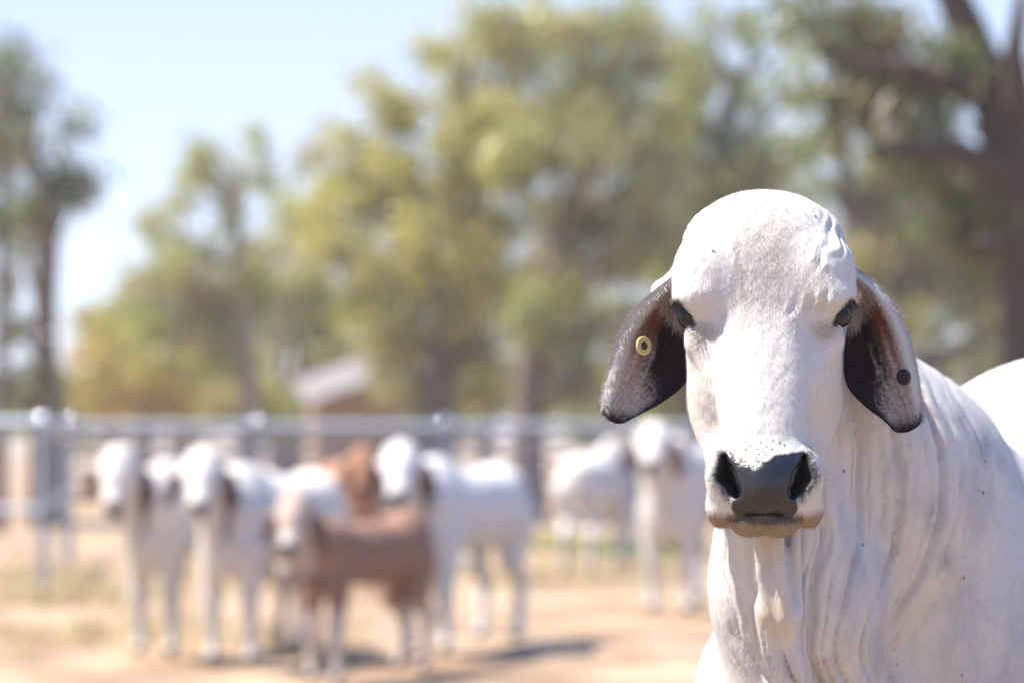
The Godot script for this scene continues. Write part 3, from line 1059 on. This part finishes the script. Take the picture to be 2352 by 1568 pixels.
# ------------------------------------------------------------------ trees
func tube(st: SurfaceTool, pts: Array, radii: Array, sides := 9) -> void:
	var rows := []
	for k in pts.size():
		var a: Vector3 = pts[maxi(k - 1, 0)]; var b: Vector3 = pts[mini(k + 1, pts.size() - 1)]
		var t := (b - a).normalized()
		var x := t.cross(Vector3(0.2, 0.1, 1)).normalized()
		var y := t.cross(x)
		var ring := []
		for n in sides:
			var w := TAU * n / sides
			ring.append([pts[k] + (x * cos(w) + y * sin(w)) * float(radii[k]) * (1.0 + 0.12 * sin(w * 3 + k)), x * cos(w) + y * sin(w)])
		rows.append(ring)
	for k in pts.size() - 1:
		for n in sides:
			var m := (n + 1) % sides
			for v: Array in [rows[k][n], rows[k + 1][n], rows[k][m], rows[k][m], rows[k + 1][n], rows[k + 1][m]]:
				st.set_normal(v[1])
				st.add_vertex(v[0])

func limb(st: SurfaceTool, a: Vector3, b: Vector3, ra: float, rb: float, r: RandomNumberGenerator, bend := 0.12) -> void:
	var pts := []; var rad := []
	var off := Vector3(r.randfn(), r.randfn() * 0.3, r.randfn()) * (b - a).length() * bend
	for k in 6:
		var t := k / 5.0
		pts.append(a.lerp(b, t) + off * sin(PI * t))
		rad.append(lerpf(ra, rb, t))
	tube(st, pts, rad)

func make_sprig(tint: Color, seed_: int) -> ArrayMesh:
	# a hanging twig with long narrow leaves
	var r := RandomNumberGenerator.new()
	r.seed = seed_
	var st := SurfaceTool.new()
	st.begin(Mesh.PRIMITIVE_TRIANGLES)
	for n in 11:
		var root := Vector3(r.randfn(0, .15), r.randfn(0, .15), r.randfn(0, .15))
		var y := Vector3(r.randfn(0, .5), -1.0 + r.randfn(0, .35), r.randfn(0, .5)).normalized()
		var x := y.cross(Vector3(r.randfn(), r.randfn(), r.randfn())).normalized()
		var l := r.randf_range(.13, .20); var w := r.randf_range(.018, .03)
		var a := root; var b := root + y * l * .45 + x * w; var c := root + y * l * .45 - x * w; var d := root + y * l
		var nn := (c - a).cross(b - a).normalized()
		var k := tint * r.randf_range(.8, 1.2)
		for v: Vector3 in [a, b, c, b, d, c]:
			st.set_normal(nn)
			st.set_color(k)
			st.add_vertex(v)
	return st.commit()

# clumps: [x px, y px, radius px, density]; all at about the depth d
func tree(called: String, label: String, foot: Vector3, d: float, trunk: Array, trunk_r: float, clumps: Array, tint: Color, seed_: int, bark: Material, spread := 1.0, group := "gum trees behind the yard", branches := []) -> void:
	var r := RandomNumberGenerator.new()
	r.seed = seed_
	var o := base(called, foot)
	tag(o, label, "tree", group)
	var st := SurfaceTool.new()
	st.begin(Mesh.PRIMITIVE_TRIANGLES)
	var pts := [Vector3(0, -.1, 0)]; var rad := [trunk_r * 1.25]
	for k in trunk.size():
		pts.append(px(trunk[k].x, trunk[k].y, d) - foot)
		rad.append(trunk_r * lerpf(1.0, 0.38, (k + 1.0) / trunk.size()))
	tube(st, pts, rad, 12)
	for br: Array in branches:
		# [radius at the trunk, picture points ...]
		var bp := []; var brr := []
		for k in range(1, br.size()):
			bp.append(px(br[k].x, br[k].y, d - (k - 1) * 0.25) - foot)
			brr.append(float(br[0]) * lerpf(1.0, 0.25, (k - 1.0) / (br.size() - 2.0)))
		tube(st, bp, brr, 10)
	var spots := []
	for c: Array in clumps:
		var R: float = c[2] / FPX * d
		var at := px(c[0], c[1], d + r.randf_range(-1.0, 1.0) * R * 0.9 * spread) - foot
		# a limb from the nearest point of the trunk below the clump
		var from: Vector3 = pts[1]; var rr: float = rad[1]
		for k in range(1, pts.size()):
			if pts[k].y < at.y - R * 0.3: from = pts[k]; rr = rad[k]
		if R > 0.35: limb(st, from, at, minf(rr * 0.6, trunk_r * .45), .02, r)
		var sub := 3 + int(R * 3.0)
		for k in sub:
			var dir := Vector3(r.randfn(), r.randfn() * 0.8, r.randfn()).normalized() * pow(r.randf(), 0.45)
			spots.append([at + dir * R * 0.8, R * r.randf_range(.28, .5), float(c[3])])
			if k < 4 and R > 0.6: limb(st, at, at + dir * R * 0.75, .022, .008, r)
	var trunk_mesh := put("trunk", st.commit(), bark, o)
	var kinds: Array[ArrayMesh] = []
	for k in 7:
		var shade := Color(tint.r * r.randf_range(.8, 1.2), tint.g * r.randf_range(.88, 1.15), tint.b * r.randf_range(.75, 1.25))
		if k == 6: shade = shade.lerp(Color(.32, .20, .12), 0.6)
		kinds.append(make_sprig(shade, seed_ * 10 + k))
	var leaves := SurfaceTool.new()
	for s: Array in spots:
		var R: float = s[1]
		var n := int(maxf(6.0, 95.0 * R * R * s[2] / (0.35 + R * 0.5)))
		var main := r.randi_range(0, 6)
		for k in n:
			var dir := Vector3(r.randfn(), r.randfn() * 0.85, r.randfn()).normalized() * pow(r.randf(), 0.4)
			var b := Basis.from_euler(Vector3(r.randfn(0, .4), r.randf() * TAU, r.randfn(0, .4))).scaled(Vector3.ONE * r.randf_range(.8, 1.4))
			leaves.append_from(kinds[main if r.randf() < 0.7 else r.randi_range(0, 5)], 0, Transform3D(b, s[0] + dir * R))
	put("crown", leaves.commit(), M.leaf, o)

func foot_of(x: float, d: float) -> Vector3:
	var p := px(x, 1000, d)
	return Vector3(p.x, 0, p.z)

func V2(x: float, y: float) -> Vector2: return Vector2(x, y)

func woods() -> void:
	var olive := Color(.39, .365, .175)
	var gold := Color(.50, .435, .195)
	var deep := Color(.17, .18, .085)
	tree("gum_tree", "slender dark gum tree with open tufts, at the open end of the yard", foot_of(100, 38), 38, [V2(102, 900), V2(100, 700), V2(112, 560), V2(95, 420), V2(60, 300)], .24,
		[[20, 150, 75, .9], [35, 260, 80, 1.0], [10, 360, 70, 1.0], [60, 210, 55, .8], [130, 395, 60, .8], [178, 285, 26, .9], [95, 500, 70, 1.0], [175, 430, 55, .5], [40, 470, 55, .9], [60, 580, 60, .7], [20, 660, 45, .5], [130, 440, 60, .8], [30, 760, 70, .6], [80, 860, 90, .8], [20, 900, 80, .9]], deep, 3, M.bark)
	tree("gum_tree", "gum tree with a bare reddish trunk rising at the fence end", ground_at(-6, 1222), 36, [V2(-4, 1000), V2(0, 800), V2(4, 560), V2(6, 400), V2(20, 200)], .13,
		[[-40, 120, 90, .8], [0, 300, 60, .6], [-60, 420, 90, .8], [10, 520, 40, .5]], deep, 4, M.bark)
	tree("gum_tree", "tall thin gum tree with two tufts on its crown", foot_of(560, 50), 50, [V2(570, 900), V2(560, 750), V2(548, 620), V2(540, 480), V2(545, 400)], .22,
		[[490, 345, 45, 1.0], [590, 330, 38, .9], [480, 395, 42, .9], [545, 420, 60, .45], [600, 410, 35, .5], [420, 460, 45, .5], [520, 500, 60, .5], [395, 540, 55, .6], [470, 580, 70, .7], [560, 570, 70, .7], [380, 640, 80, .8], [480, 690, 90, .9], [580, 700, 80, .8], [300, 650, 50, .5], [340, 740, 90, .8], [520, 800, 100, .9], [250, 720, 50, .6], [440, 400, 40, .6], [350, 500, 40, .5], [540, 650, 80, .9], [440, 640, 80, .9], [420, 760, 90, .9]], olive, 5, M.pale_bark)
	tree("gum_tree", "gum tree with yellowish leaves beside the tall thin one", foot_of(330, 52), 52, [V2(330, 930), V2(325, 840), V2(320, 760)], .2,
		[[250, 760, 70, .8], [330, 780, 80, .9], [210, 840, 80, .9], [300, 860, 90, 1.0], [400, 850, 90, 1.0], [180, 920, 70, 1.0], [430, 760, 60, .6], [280, 930, 70, 1.0], [380, 930, 70, 1.0]], gold, 6, M.pale_bark)
	tree("gum_tree", "gum tree with grey leaves beside the shed roof", foot_of(640, 55), 55, [V2(640, 930), V2(645, 820), V2(655, 720)], .2,
		[[640, 560, 50, .5], [710, 480, 60, .8], [690, 380, 45, .7], [760, 420, 70, .9], [730, 640, 70, .7], [800, 560, 80, 1.0], [640, 720, 60, .6], [760, 720, 80, 1.0], [560, 880, 80, .9], [640, 930, 80, 1.0], [500, 930, 80, 1.0], [840, 680, 90, 1.0], [700, 690, 60, .8], [660, 470, 45, .7], [740, 340, 40, .7], [620, 640, 60, .7], [800, 800, 80, .9], [560, 780, 70, .8], [720, 930, 80, 1.0], [860, 920, 80, 1.0]], olive, 7, M.pale_bark)
	tree("gum_tree", "broad gum tree with a thick dark trunk and a tall crown", foot_of(1000, 42), 42, [V2(1000, 900), V2(1012, 830), V2(1030, 700), V2(1060, 520), V2(1080, 330)], .36,
		[[860, 180, 45, .8], [880, 270, 70, .9], [960, 230, 80, 1.0], [1060, 170, 90, 1.0], [1090, 60, 70, .8], [1180, 110, 100, 1.0], [830, 360, 70, .9], [920, 370, 100, 1.1], [1040, 330, 120, 1.2], [1170, 260, 120, 1.2], [880, 480, 100, 1.1], [1000, 480, 120, 1.2], [1140, 420, 130, 1.2], [900, 600, 100, 1.1], [1020, 620, 120, 1.1], [1150, 580, 130, 1.2], [960, 730, 110, 1.1], [1080, 730, 110, 1.0], [900, 830, 80, .9], [1120, 800, 80, .8], [830, 620, 60, .8], [950, 840, 70, .7], [780, 300, 50, .7], [770, 480, 70, .9], [1230, 40, 80, .9], [800, 420, 70, .9], [720, 560, 60, .8], [860, 740, 80, .9], [1180, 680, 90, 1.0], [1010, 110, 60, .8], [1120, 900, 70, .8]], gold, 8, M.bark)
	tree("gum_tree", "gum tree with a leaning dark trunk behind the rails", foot_of(1215, 40), 40, [V2(1212, 900), V2(1225, 800), V2(1260, 650), V2(1310, 480), V2(1350, 300)], .27,
		[[1250, 60, 90, 1.0], [1350, 90, 110, 1.1], [1290, 200, 120, 1.2], [1420, 190, 120, 1.1], [1250, 350, 120, 1.2], [1380, 330, 130, 1.2], [1480, 290, 110, 1.0], [1270, 500, 120, 1.2], [1400, 480, 120, 1.1], [1510, 420, 100, 1.0], [1300, 640, 110, 1.1], [1430, 600, 100, 1.0], [1230, 720, 90, 1.0], [1340, 760, 100, 1.0], [1450, 730, 70, .6], [1240, 850, 60, .7], [1390, 860, 80, .8], [1160, 20, 80, .9], [1420, 40, 90, 1.0], [1330, 880, 90, .9], [1290, 760, 90, 1.0], [1460, 850, 80, .9], [1480, 120, 90, .9], [1500, 520, 90, 1.0]], olive, 9, M.bark)
	tree("gum_tree", "gum tree with open crown and sky gaps over the near cow's head", foot_of(1620, 44), 44, [V2(1600, 900), V2(1605, 700), V2(1620, 500), V2(1660, 330), V2(1700, 180)], .28,
		[[1480, 60, 80, .8], [1560, 120, 90, .9], [1640, 60, 70, .7], [1560, 250, 100, 1.0], [1680, 180, 80, .8], [1620, 350, 110, 1.1], [1720, 300, 90, .9], [1540, 480, 90, 1.0], [1660, 470, 100, 1.0], [1500, 600, 90, .9], [1580, 640, 90, .9], [1740, 60, 60, .6], [1540, 760, 80, .9], [1760, 420, 70, .8], [1480, 860, 90, .9], [1580, 880, 90, .9], [1500, 950, 60, .8], [1800, 180, 70, .6], [1840, 90, 60, .5], [1780, 340, 80, .8], [1600, 200, 90, .9], [1700, 400, 90, 1.0], [1640, 560, 90, 1.0], [1820, 450, 70, .7], [1520, 340, 90, 1.0]], olive, 10, M.bark)
	tree("gum_tree", "gum tree with sparse crown behind the near cow's ear", foot_of(2000, 46), 46, [V2(1990, 900), V2(1985, 700), V2(1960, 520), V2(1930, 330), V2(1920, 180)], .28,
		[[1830, 330, 80, .7], [1920, 300, 80, .8], [1960, 210, 70, .7], [1860, 220, 50, .5], [2020, 330, 80, .8], [1900, 430, 60, .5], [2010, 470, 110, 1.0], [2110, 430, 90, .9], [2080, 560, 110, 1.0], [2000, 600, 80, .8], [2180, 540, 100, 1.0], [2120, 660, 100, .9], [2240, 640, 110, 1.0], [2180, 740, 70, .5], [2290, 760, 90, .9], [2060, 720, 90, .8], [2330, 560, 90, .9], [2320, 850, 60, .7], [2060, 400, 90, .9], [2150, 330, 80, .8], [2220, 460, 90, 1.0], [2270, 560, 100, 1.0], [2140, 560, 100, 1.0], [2340, 680, 90, 1.0], [2050, 640, 80, .9], [1940, 520, 70, .6], [2300, 660, 90, 1.0]], olive, 11, M.bark)
	tree("gum_tree", "near gum tree with a heavy dark forked trunk and dark leaves", foot_of(2400, 24), 24, [V2(2392, 1000), V2(2372, 700), V2(2340, 440), V2(2290, 250), V2(2222, 60), V2(2170, -60)], .40,
		[[1800, 20, 70, .55], [1900, 60, 60, .45], [2010, 40, 80, .8], [2080, 130, 80, .9], [1990, 180, 70, .8], [2130, 240, 70, .9], [2050, 270, 60, .7], [2180, 120, 60, .8], [2170, 360, 80, .9], [2240, 440, 80, 1.0], [2100, 330, 50, .6], [2300, 540, 80, .9], [1930, 250, 50, .5], [2190, 500, 70, .8], [2040, 100, 70, .9], [2140, 170, 70, .9], [1960, 110, 60, .7], [2330, 480, 70, 1.0], [2250, 500, 70, .9]], deep, 12, M.dark_bark, 0.8, "gum trees behind the yard", [[.20, V2(2345, 470), V2(2290, 385), V2(2200, 350), V2(2090, 345), V2(2000, 350)], [.17, V2(2275, 215), V2(2200, 190), V2(2100, 160), V2(1990, 150), V2(1880, 120)], [.22, V2(2335, 420), V2(2345, 250), V2(2330, 120), V2(2352, -40)], [.14, V2(2365, 600), V2(2300, 560), V2(2220, 560)]])

func far_row() -> void:
	# taller gums standing behind the first ones close the gaps between them
	var r := RandomNumberGenerator.new()
	r.seed = 61
	for a: Array in [[250, 690, "far pale gum behind the tall thin gum tree"], [430, 560, "far pale gum between the tall thin gum and the shed"], [680, 470, "far pale gum rising above the shed roof"], [830, 400, "far pale gum beside the broad gum's crown"], [1120, 420, "far pale gum behind the broad gum with thick trunk"], [1400, 470, "far pale gum behind the gum with a leaning trunk"], [1680, 380, "far pale gum behind the open crown over the near cow"], [1960, 440, "far pale gum behind the near cow's right ear"], [2230, 500, "far pale gum behind the forked near trunk"]]:
		var x: float = a[0]
		var top: float = a[1]
		var clumps := []
		var n := int((980.0 - top) / 26.0)
		for k in n:
			var y := lerpf(top, 960.0, (k + r.randf()) / n)
			var wide := 60.0 + 90.0 * sstep(0.0, 0.35, (y - top) / (980.0 - top))
			clumps.append([x + r.randf_range(-1, 1) * wide, y, r.randf_range(42, 66), .62])
		tree("far_gum", a[2], foot_of(x, 57), 57, [V2(x, 930), V2(x + 6, 800), V2(x - 4, lerpf(top, 800, .4))], .18, clumps, Color(.40, .375, .195), 300 + int(x), M.pale_bark, 1.0, "far gums behind the first trees")

func scrub() -> void:
	# the far edge of the paddock: low bushy gums, each a thing of its own
	var r := RandomNumberGenerator.new()
	r.seed = 88
	var words := ["bushy yellow-green gum", "bushy grey-green gum", "bushy olive gum"]
	var tints := [Color(.42, .37, .19), Color(.35, .34, .20), Color(.37, .34, .17)]
	for k in 15:
		var x := -60.0 + k * 165.0 + r.randf_range(-40, 40)
		var d := r.randf_range(62, 72)
		var top := r.randf_range(770, 860)
		var clumps := []
		for n in 9:
			var y := lerpf(top, 985.0, pow(r.randf(), 0.7))
			clumps.append([x + r.randf_range(-110, 110) * (0.5 + (y - top) / 200.0), y, r.randf_range(35, 60), 1.0])
		var kind := r.randi_range(0, 2)
		tree("bushy_gum", words[kind] + " in the low row of scrub behind the taller trees", foot_of(x, d), d, [V2(x, 950), V2(x + 10, 900)], .14, clumps, tints[kind], 200 + k, M.pale_bark, 1.0, "low scrub behind the taller trees")

# ------------------------------------------------------------------ fence, shed, ground
func cyl(a: Vector3, b: Vector3, r: float, sides := 10) -> ArrayMesh:
	var st := SurfaceTool.new()
	st.begin(Mesh.PRIMITIVE_TRIANGLES)
	tube_even(st, a, b, r, sides)
	return st.commit()

func tube_even(st: SurfaceTool, a: Vector3, b: Vector3, r: float, sides: int) -> void:
	var t := (b - a).normalized()
	var x := t.cross(Vector3(0.21, 0.4, 0.9)).normalized()
	var y := t.cross(x)
	for n in sides:
		var w0 := TAU * n / sides; var w1 := TAU * (n + 1) / sides
		var d0 := x * cos(w0) + y * sin(w0); var d1 := x * cos(w1) + y * sin(w1)
		for v: Array in [[a + d0 * r, d0], [b + d0 * r, d0], [a + d1 * r, d1], [a + d1 * r, d1], [b + d0 * r, d0], [b + d1 * r, d1], [b, t], [b + d1 * r, t], [b + d0 * r, t], [a, -t], [a + d0 * r, -t], [a + d1 * r, -t]]:
			st.set_normal(v[1])
			st.add_vertex(v[0])

func fence(called: String, label: String, from: Vector3, to: Vector3, gap: float, heights: Array, post_h: float) -> void:
	var o := base(called, from)
	tag(o, label, "fence")
	var run := to - from
	var n := maxi(1, roundi(run.length() / gap))
	for k in n + 1:
		var p := run * (float(k) / n)
		var post := put("post", cyl(p + Vector3(0, -.2, 0), p + Vector3(0, post_h, 0), .045, 12), M.steel, o)
		var cap := SphereMesh.new()
		cap.radius = .075
		cap.height = .12
		put("cap", cap, M.polished, post).position = p + Vector3(0, post_h, 0)
	for h: float in heights:
		for k in n:
			var a := run * (float(k) / n); var b := run * (float(k + 1) / n)
			var t := run.normalized() * .042
			put("rail", cyl(a + t + Vector3(0, h, 0), b - t + Vector3(0, h, 0), .032 if h < 1.4 else .055, 8), M.steel, o)

func yard() -> void:
	# ground: one sheet out to the horizon, finer near by
	var st := SurfaceTool.new()
	var V := PackedVector3Array(); var C := PackedColorArray(); var I := PackedInt32Array()
	var xs := steps([-400.0, -40.0, 30.0, -10.0, 1.5, 12.0, 0.25, 40.0, 2.0, 400.0, 30.0])
	var zs := steps([-600.0, -80.0, 40.0, -32.0, 2.0, -8.0, 0.25, 6.0, 1.0, 60.0, 20.0])
	for z in zs:
		for x in xs:
			var y := nz.get_noise_2d(x * 12, z * 12) * .035 + nz_fine.get_noise_2d(x * 40, z * 40) * .012
			if absf(x) > 20 or z < -60 or z > -7: y = 0.0
			V.append(Vector3(x, y - .02, z))
			var g := nz.get_noise_2d(x * 9 + 50, z * 5)
			var c := Color(.88, .83, .77).lerp(Color(.62, .51, .42), clampf(g * 2.2 + .25, 0, 1))
			c = c.lerp(Color(.62, .66, .38), clampf(nz.get_noise_2d(x * 16 - 300, z * 14) * 1.6 - .45, 0, .6) * sstep(-16.0, -22.0, z))
			c = c.lerp(Color(.52, .43, .36), clampf(nz.get_noise_2d(x * 34 + 90, z * 26) * 2.0 - .35, 0, .75) * sstep(-40.0, -30.0, z))
			C.append(c)
	var w := xs.size()
	for j in zs.size() - 1:
		for i in w - 1:
			var a := j * w + i
			quad(I, a, a + 1, a + w + 1, a + w, false)
	var mesh := ArrayMesh.new()
	var N := normals(V, I)
	for n in N.size():
		if N[n].y < 0: N[n] = -N[n]
	surface(mesh, V, N, C, I, M.dirt)
	var g := put("ground", mesh, null, self)
	g.set_meta("kind", "structure")
	# fences
	var p1 := ground_at(97, 1352)
	var p2 := ground_at(156, 1288)
	fence("rail_fence", "steel pipe fence with shiny round post caps behind the cattle", Vector3(p2.x, 0, p2.z), Vector3(p2.x + 12.6, 0, p2.z - .8), 2.1, [1.5, 1.34, 1.17, .96, .70, .42], 1.56)
	fence("rail_fence", "two-rail steel pipe fence run at the open end of the yard", Vector3(p1.x, 0, p1.z), Vector3(p1.x - 4.4, 0, p1.z - .4), 2.2, [1.5, .72], 1.54)
	fence("rail_gate", "steel gate rails joining the nearer post to the back fence", Vector3(p1.x - .02, 0, p1.z - .12), Vector3(p2.x, 0, p2.z + .12), 5.2, [1.48, .74], 1.4)
	grass()
	shed()

func grass() -> void:
	var st := SurfaceTool.new()
	st.begin(Mesh.PRIMITIVE_TRIANGLES)
	var r := RandomNumberGenerator.new()
	r.seed = 5
	for n in 14:
		var root := Vector3(r.randfn(0, .05), 0, r.randfn(0, .05))
		var tip := root + Vector3(r.randfn(0, .07), r.randf_range(.06, .16), r.randfn(0, .07))
		var x := Vector3(r.randfn(), 0, r.randfn()).normalized() * .005
		for v: Vector3 in [root - x, tip, root + x]:
			st.set_normal((root + x - (root - x)).cross(tip - (root - x)).normalized())
			st.add_vertex(v)
	var tuft := st.commit()
	var T: Array[Transform3D] = []; var K: Array[Color] = []
	var spots := [[1250, 1255, .55, 160, 0], [1420, 1265, .8, 220, 0], [1330, 1262, .9, 90, 1], [150, 1380, 1.1, 120, 1], [60, 1330, 1.0, 90, 1], [700, 1330, 2.0, 100, 1], [1300, 1330, 1.6, 100, 1], [300, 1470, 1.2, 80, 1], [1480, 1275, .7, 100, 0]]
	for s: Array in spots:
		var c := ground_at(s[0], s[1])
		for n in int(s[3]):
			var p := c + Vector3(r.randfn(0, s[2] * .5), 0, r.randfn(0, s[2] * .5))
			T.append(Transform3D(Basis(Vector3.UP, r.randf() * TAU).scaled(Vector3.ONE * r.randf_range(.6, 1.4)), p))
			K.append((Color(.26, .32, .10) if s[4] == 0 else Color(.46, .38, .20)) * r.randf_range(.8, 1.2))
	var mm := MultiMesh.new()
	mm.transform_format = MultiMesh.TRANSFORM_3D
	mm.use_colors = true
	mm.mesh = tuft
	mm.instance_count = T.size()
	for n in T.size():
		mm.set_instance_transform(n, T[n])
		mm.set_instance_color(n, K[n])
	var o := MultiMeshInstance3D.new()
	o.name = "grass"
	o.multimesh = mm
	o.material_override = M.grass
	add_child(o)
	tag(o, "short green and straw-coloured grass tufts on the dirt", "grass", "", "stuff")

func box(size: Vector3) -> BoxMesh:
	var b := BoxMesh.new()
	b.size = size
	return b

func shed() -> void:
	# low shed beyond the fence; its pale roof slopes down to the left
	var at := foot_of(822, 46)
	var o := base("shed", at, 0.15)
	tag(o, "low farm shed with a pale sloping metal roof among the trees", "shed")
	var hi := px(905, 808, 46).y; var lo := px(682, 892, 46).y
	var wall := put("wall", box(Vector3(1.7, lo - .1, 2.4)), M.shed_wall, o)
	wall.position = Vector3(0, (lo - .1) / 2, -.6)
	# roof: corrugated sheets side by side, ridge far and high, eave near and low
	var slope := atan2(hi - lo, 1.85)
	var roof := Node3D.new()
	for k in 6:
		var sheet := put("roof_sheet", box(Vector3(.40, .03, 2.2)), M.roof, o)
		var b := Basis(Vector3(0, 0, 1), slope) * Basis(Vector3(1, 0, 0), deg_to_rad(13.0))
		sheet.transform = Transform3D(b, Vector3(0, (hi + lo) / 2 - .02, .2) + b * Vector3(-1.0 + k * .41, (k % 2) * .02, 0))
	roof.free()

# ------------------------------------------------------------------ bristles and flies
func whiskers(cow: Node3D, lift: Vector3) -> void:
	# dark bristle roots in the white skin above the nose pad, pale whiskers at the lips
	var st := SurfaceTool.new()
	st.begin(Mesh.PRIMITIVE_TRIANGLES)
	for q: Vector2 in [Vector2(1724, 1022), Vector2(1738, 1030), Vector2(1746, 1016), Vector2(1752, 1036), Vector2(1760, 1026), Vector2(1773, 1030), Vector2(1776, 1013), Vector2(1790, 1016), Vector2(1800, 1020), Vector2(1758, 1044), Vector2(1741, 1042), Vector2(1712, 1030)]:
		var best := 1e9
		var at := Vector3.ZERO
		for v in skin_points:
			if v.z < .05: continue
			var l := v - lift
			var k := (3.4 - l.z) / FPX
			var e := Vector2(l.x / k + 1755.0 - q.x, 1010.0 - (l.y + .1776) / k - q.y).length_squared()
			if e < best: best = e; at = v
		for n in 6:
			var a := TAU * n / 6.0; var b := TAU * (n + 1) / 6.0
			for w: Vector3 in [Vector3(0, -.0004, .0022), Vector3(cos(b), sin(b), 0) * .0013, Vector3(cos(a), sin(a), 0) * .0013]:
				st.set_normal(Vector3(0, .3, 1).normalized())
				st.add_vertex(at + w)
	put("bristle_roots", st.commit(), M.lash, cow).set_meta("kind", "stuff")
	var r := RandomNumberGenerator.new()
	r.seed = 17
	var hairs := []
	for n in 60:
		var s := -1.0 if n % 2 == 0 else 1.0
		var root := lift + Vector3(s * r.randf_range(.066, .076), r.randf_range(-.285, -.22), r.randf_range(.03, .06))
		hairs.append([root, Vector3(s, r.randfn(-.3, .4), .3), Vector3(0, 0, 1), r.randf_range(.015, .035), .0004, Color(.35, .31, .28)])
	scatter_hair("whiskers", hairs, cow)

func flies(cow: Node3D) -> void:
	var st := SurfaceTool.new()
	st.begin(Mesh.PRIMITIVE_TRIANGLES)
	for s: float in [-1.0, 1.0]:
		for v: Vector3 in [Vector3(0, .0008, .0010), Vector3(s * .0032, -.0042, .0016), Vector3(s * .0008, -.0046, .0014)]:
			st.set_normal(Vector3(0, 0, 1))
			st.add_vertex(v)
	var wings := st.commit()
	var ball := SphereMesh.new()
	ball.radius = .0016
	ball.height = .0064
	ball.radial_segments = 10
	ball.rings = 6
	var head := SphereMesh.new()
	head.radius = .0013
	head.height = .0026
	head.radial_segments = 8
	head.rings = 5
	var n := 0
	for q: Vector2 in [Vector2(1943, 1082), Vector2(1988, 1249), Vector2(2267, 1060), Vector2(2259, 1128), Vector2(2250, 1126), Vector2(2218, 1325), Vector2(2209, 1545), Vector2(1636, 574), Vector2(1875, 496)]:
		var best := 1e9
		var at := Vector3.ZERO
		for v in skin_points:
			var w := cow.transform * v
			var l := cam.basis.inverse() * (w - cam.position)
			var e := Vector2(1176.0 - l.x / l.z * FPX - q.x, 784.0 + l.y / l.z * FPX - q.y).length_squared() * 1e-4 - l.z * 0.3
			if e < best: best = e; at = w
		var o := base("fly", at + (cam.position - at).normalized() * .0012, n * 1.3)
		o.rotation.z = n * 1.1
		o.scale = Vector3.ONE * .55
		put("body", ball, M.fly, o)
		put("head", head, M.fly, o).position = Vector3(0, .0036, 0)
		put("wings", wings, M.fly, o)
		tag(o, "tiny dark fly on the near cow's neck" if n < 7 else "tiny dark fly on the near cow's forehead", "fly", "flies on the near cow's neck" if n < 7 else "flies on the near cow's forehead")
		n += 1

func _ready() -> void:
	# ---- camera, sky, sun, exposure
	cam = Camera3D.new()
	cam.name = "camera"
	cam.position = Vector3(0, EYE_H, 0)
	cam.rotation.x = atan(226.0 / FPX)
	cam.fov = rad_to_deg(2.0 * atan(784.0 / FPX))
	cam.near = 0.1
	cam.far = 2000
	var att := CameraAttributesPhysical.new()
	att.frustum_focal_length = 85.0
	att.frustum_focus_distance = FOCUS
	att.exposure_aperture = 2.3
	cam.attributes = att
	add_child(cam)
	cam.fov = rad_to_deg(2.0 * atan(784.0 / FPX))
	var env := Environment.new()
	env.background_mode = Environment.BG_SKY
	var sky := Sky.new()
	var sm := ProceduralSkyMaterial.new()
	sm.sky_top_color = Color(0.25, 0.42, 0.66)
	sm.sun_angle_max = 12.0
	sm.sky_horizon_color = Color(0.69, 0.725, 0.765)
	sm.sky_curve = 0.2
	sm.ground_bottom_color = Color(0.5, 0.43, 0.36)
	sm.ground_horizon_color = Color(0.72, 0.66, 0.58)
	sky.sky_material = sm
	env.sky = sky
	env.tonemap_mode = Environment.TONE_MAPPER_LINEAR
	env.tonemap_exposure = 2.75
	env.fog_enabled = true
	env.fog_density = 0.0013
	env.fog_light_color = Color(0.97, 0.96, 0.94)
	env.sdfgi_enabled = true
	env.ssao_enabled = true
	env.ssil_enabled = true
	var we := WorldEnvironment.new()
	we.name = "environment"
	we.environment = env
	add_child(we)
	var sun := DirectionalLight3D.new()
	sun.name = "sun"
	sun.light_energy = 1.6
	sun.light_color = Color(1.0, 0.96, 0.90)
	sun.light_angular_distance = 0.5
	sun.shadow_enabled = true
	add_child(sun)
	sun.look_at_from_position(Vector3(-0.50, 0.86, 0.04), Vector3.ZERO)
	# ---- the place
	nz.seed = 3
	nz.frequency = 0.1
	nz_fine.seed = 9
	nz_fine.frequency = 0.35
	nz_fine.fractal_octaves = 3
	make_materials()
	var t0 := Time.get_ticks_msec()
	yard()
	print("yard ", Time.get_ticks_msec() - t0); t0 = Time.get_ticks_msec()
	woods()
	scrub()
	far_row()
	print("woods ", Time.get_ticks_msec() - t0); t0 = Time.get_ticks_msec()
	var cow := near_cow()
	flies(cow)
	print("near cow ", Time.get_ticks_msec() - t0); t0 = Time.get_ticks_msec()
	herd()
	print("herd ", Time.get_ticks_msec() - t0)
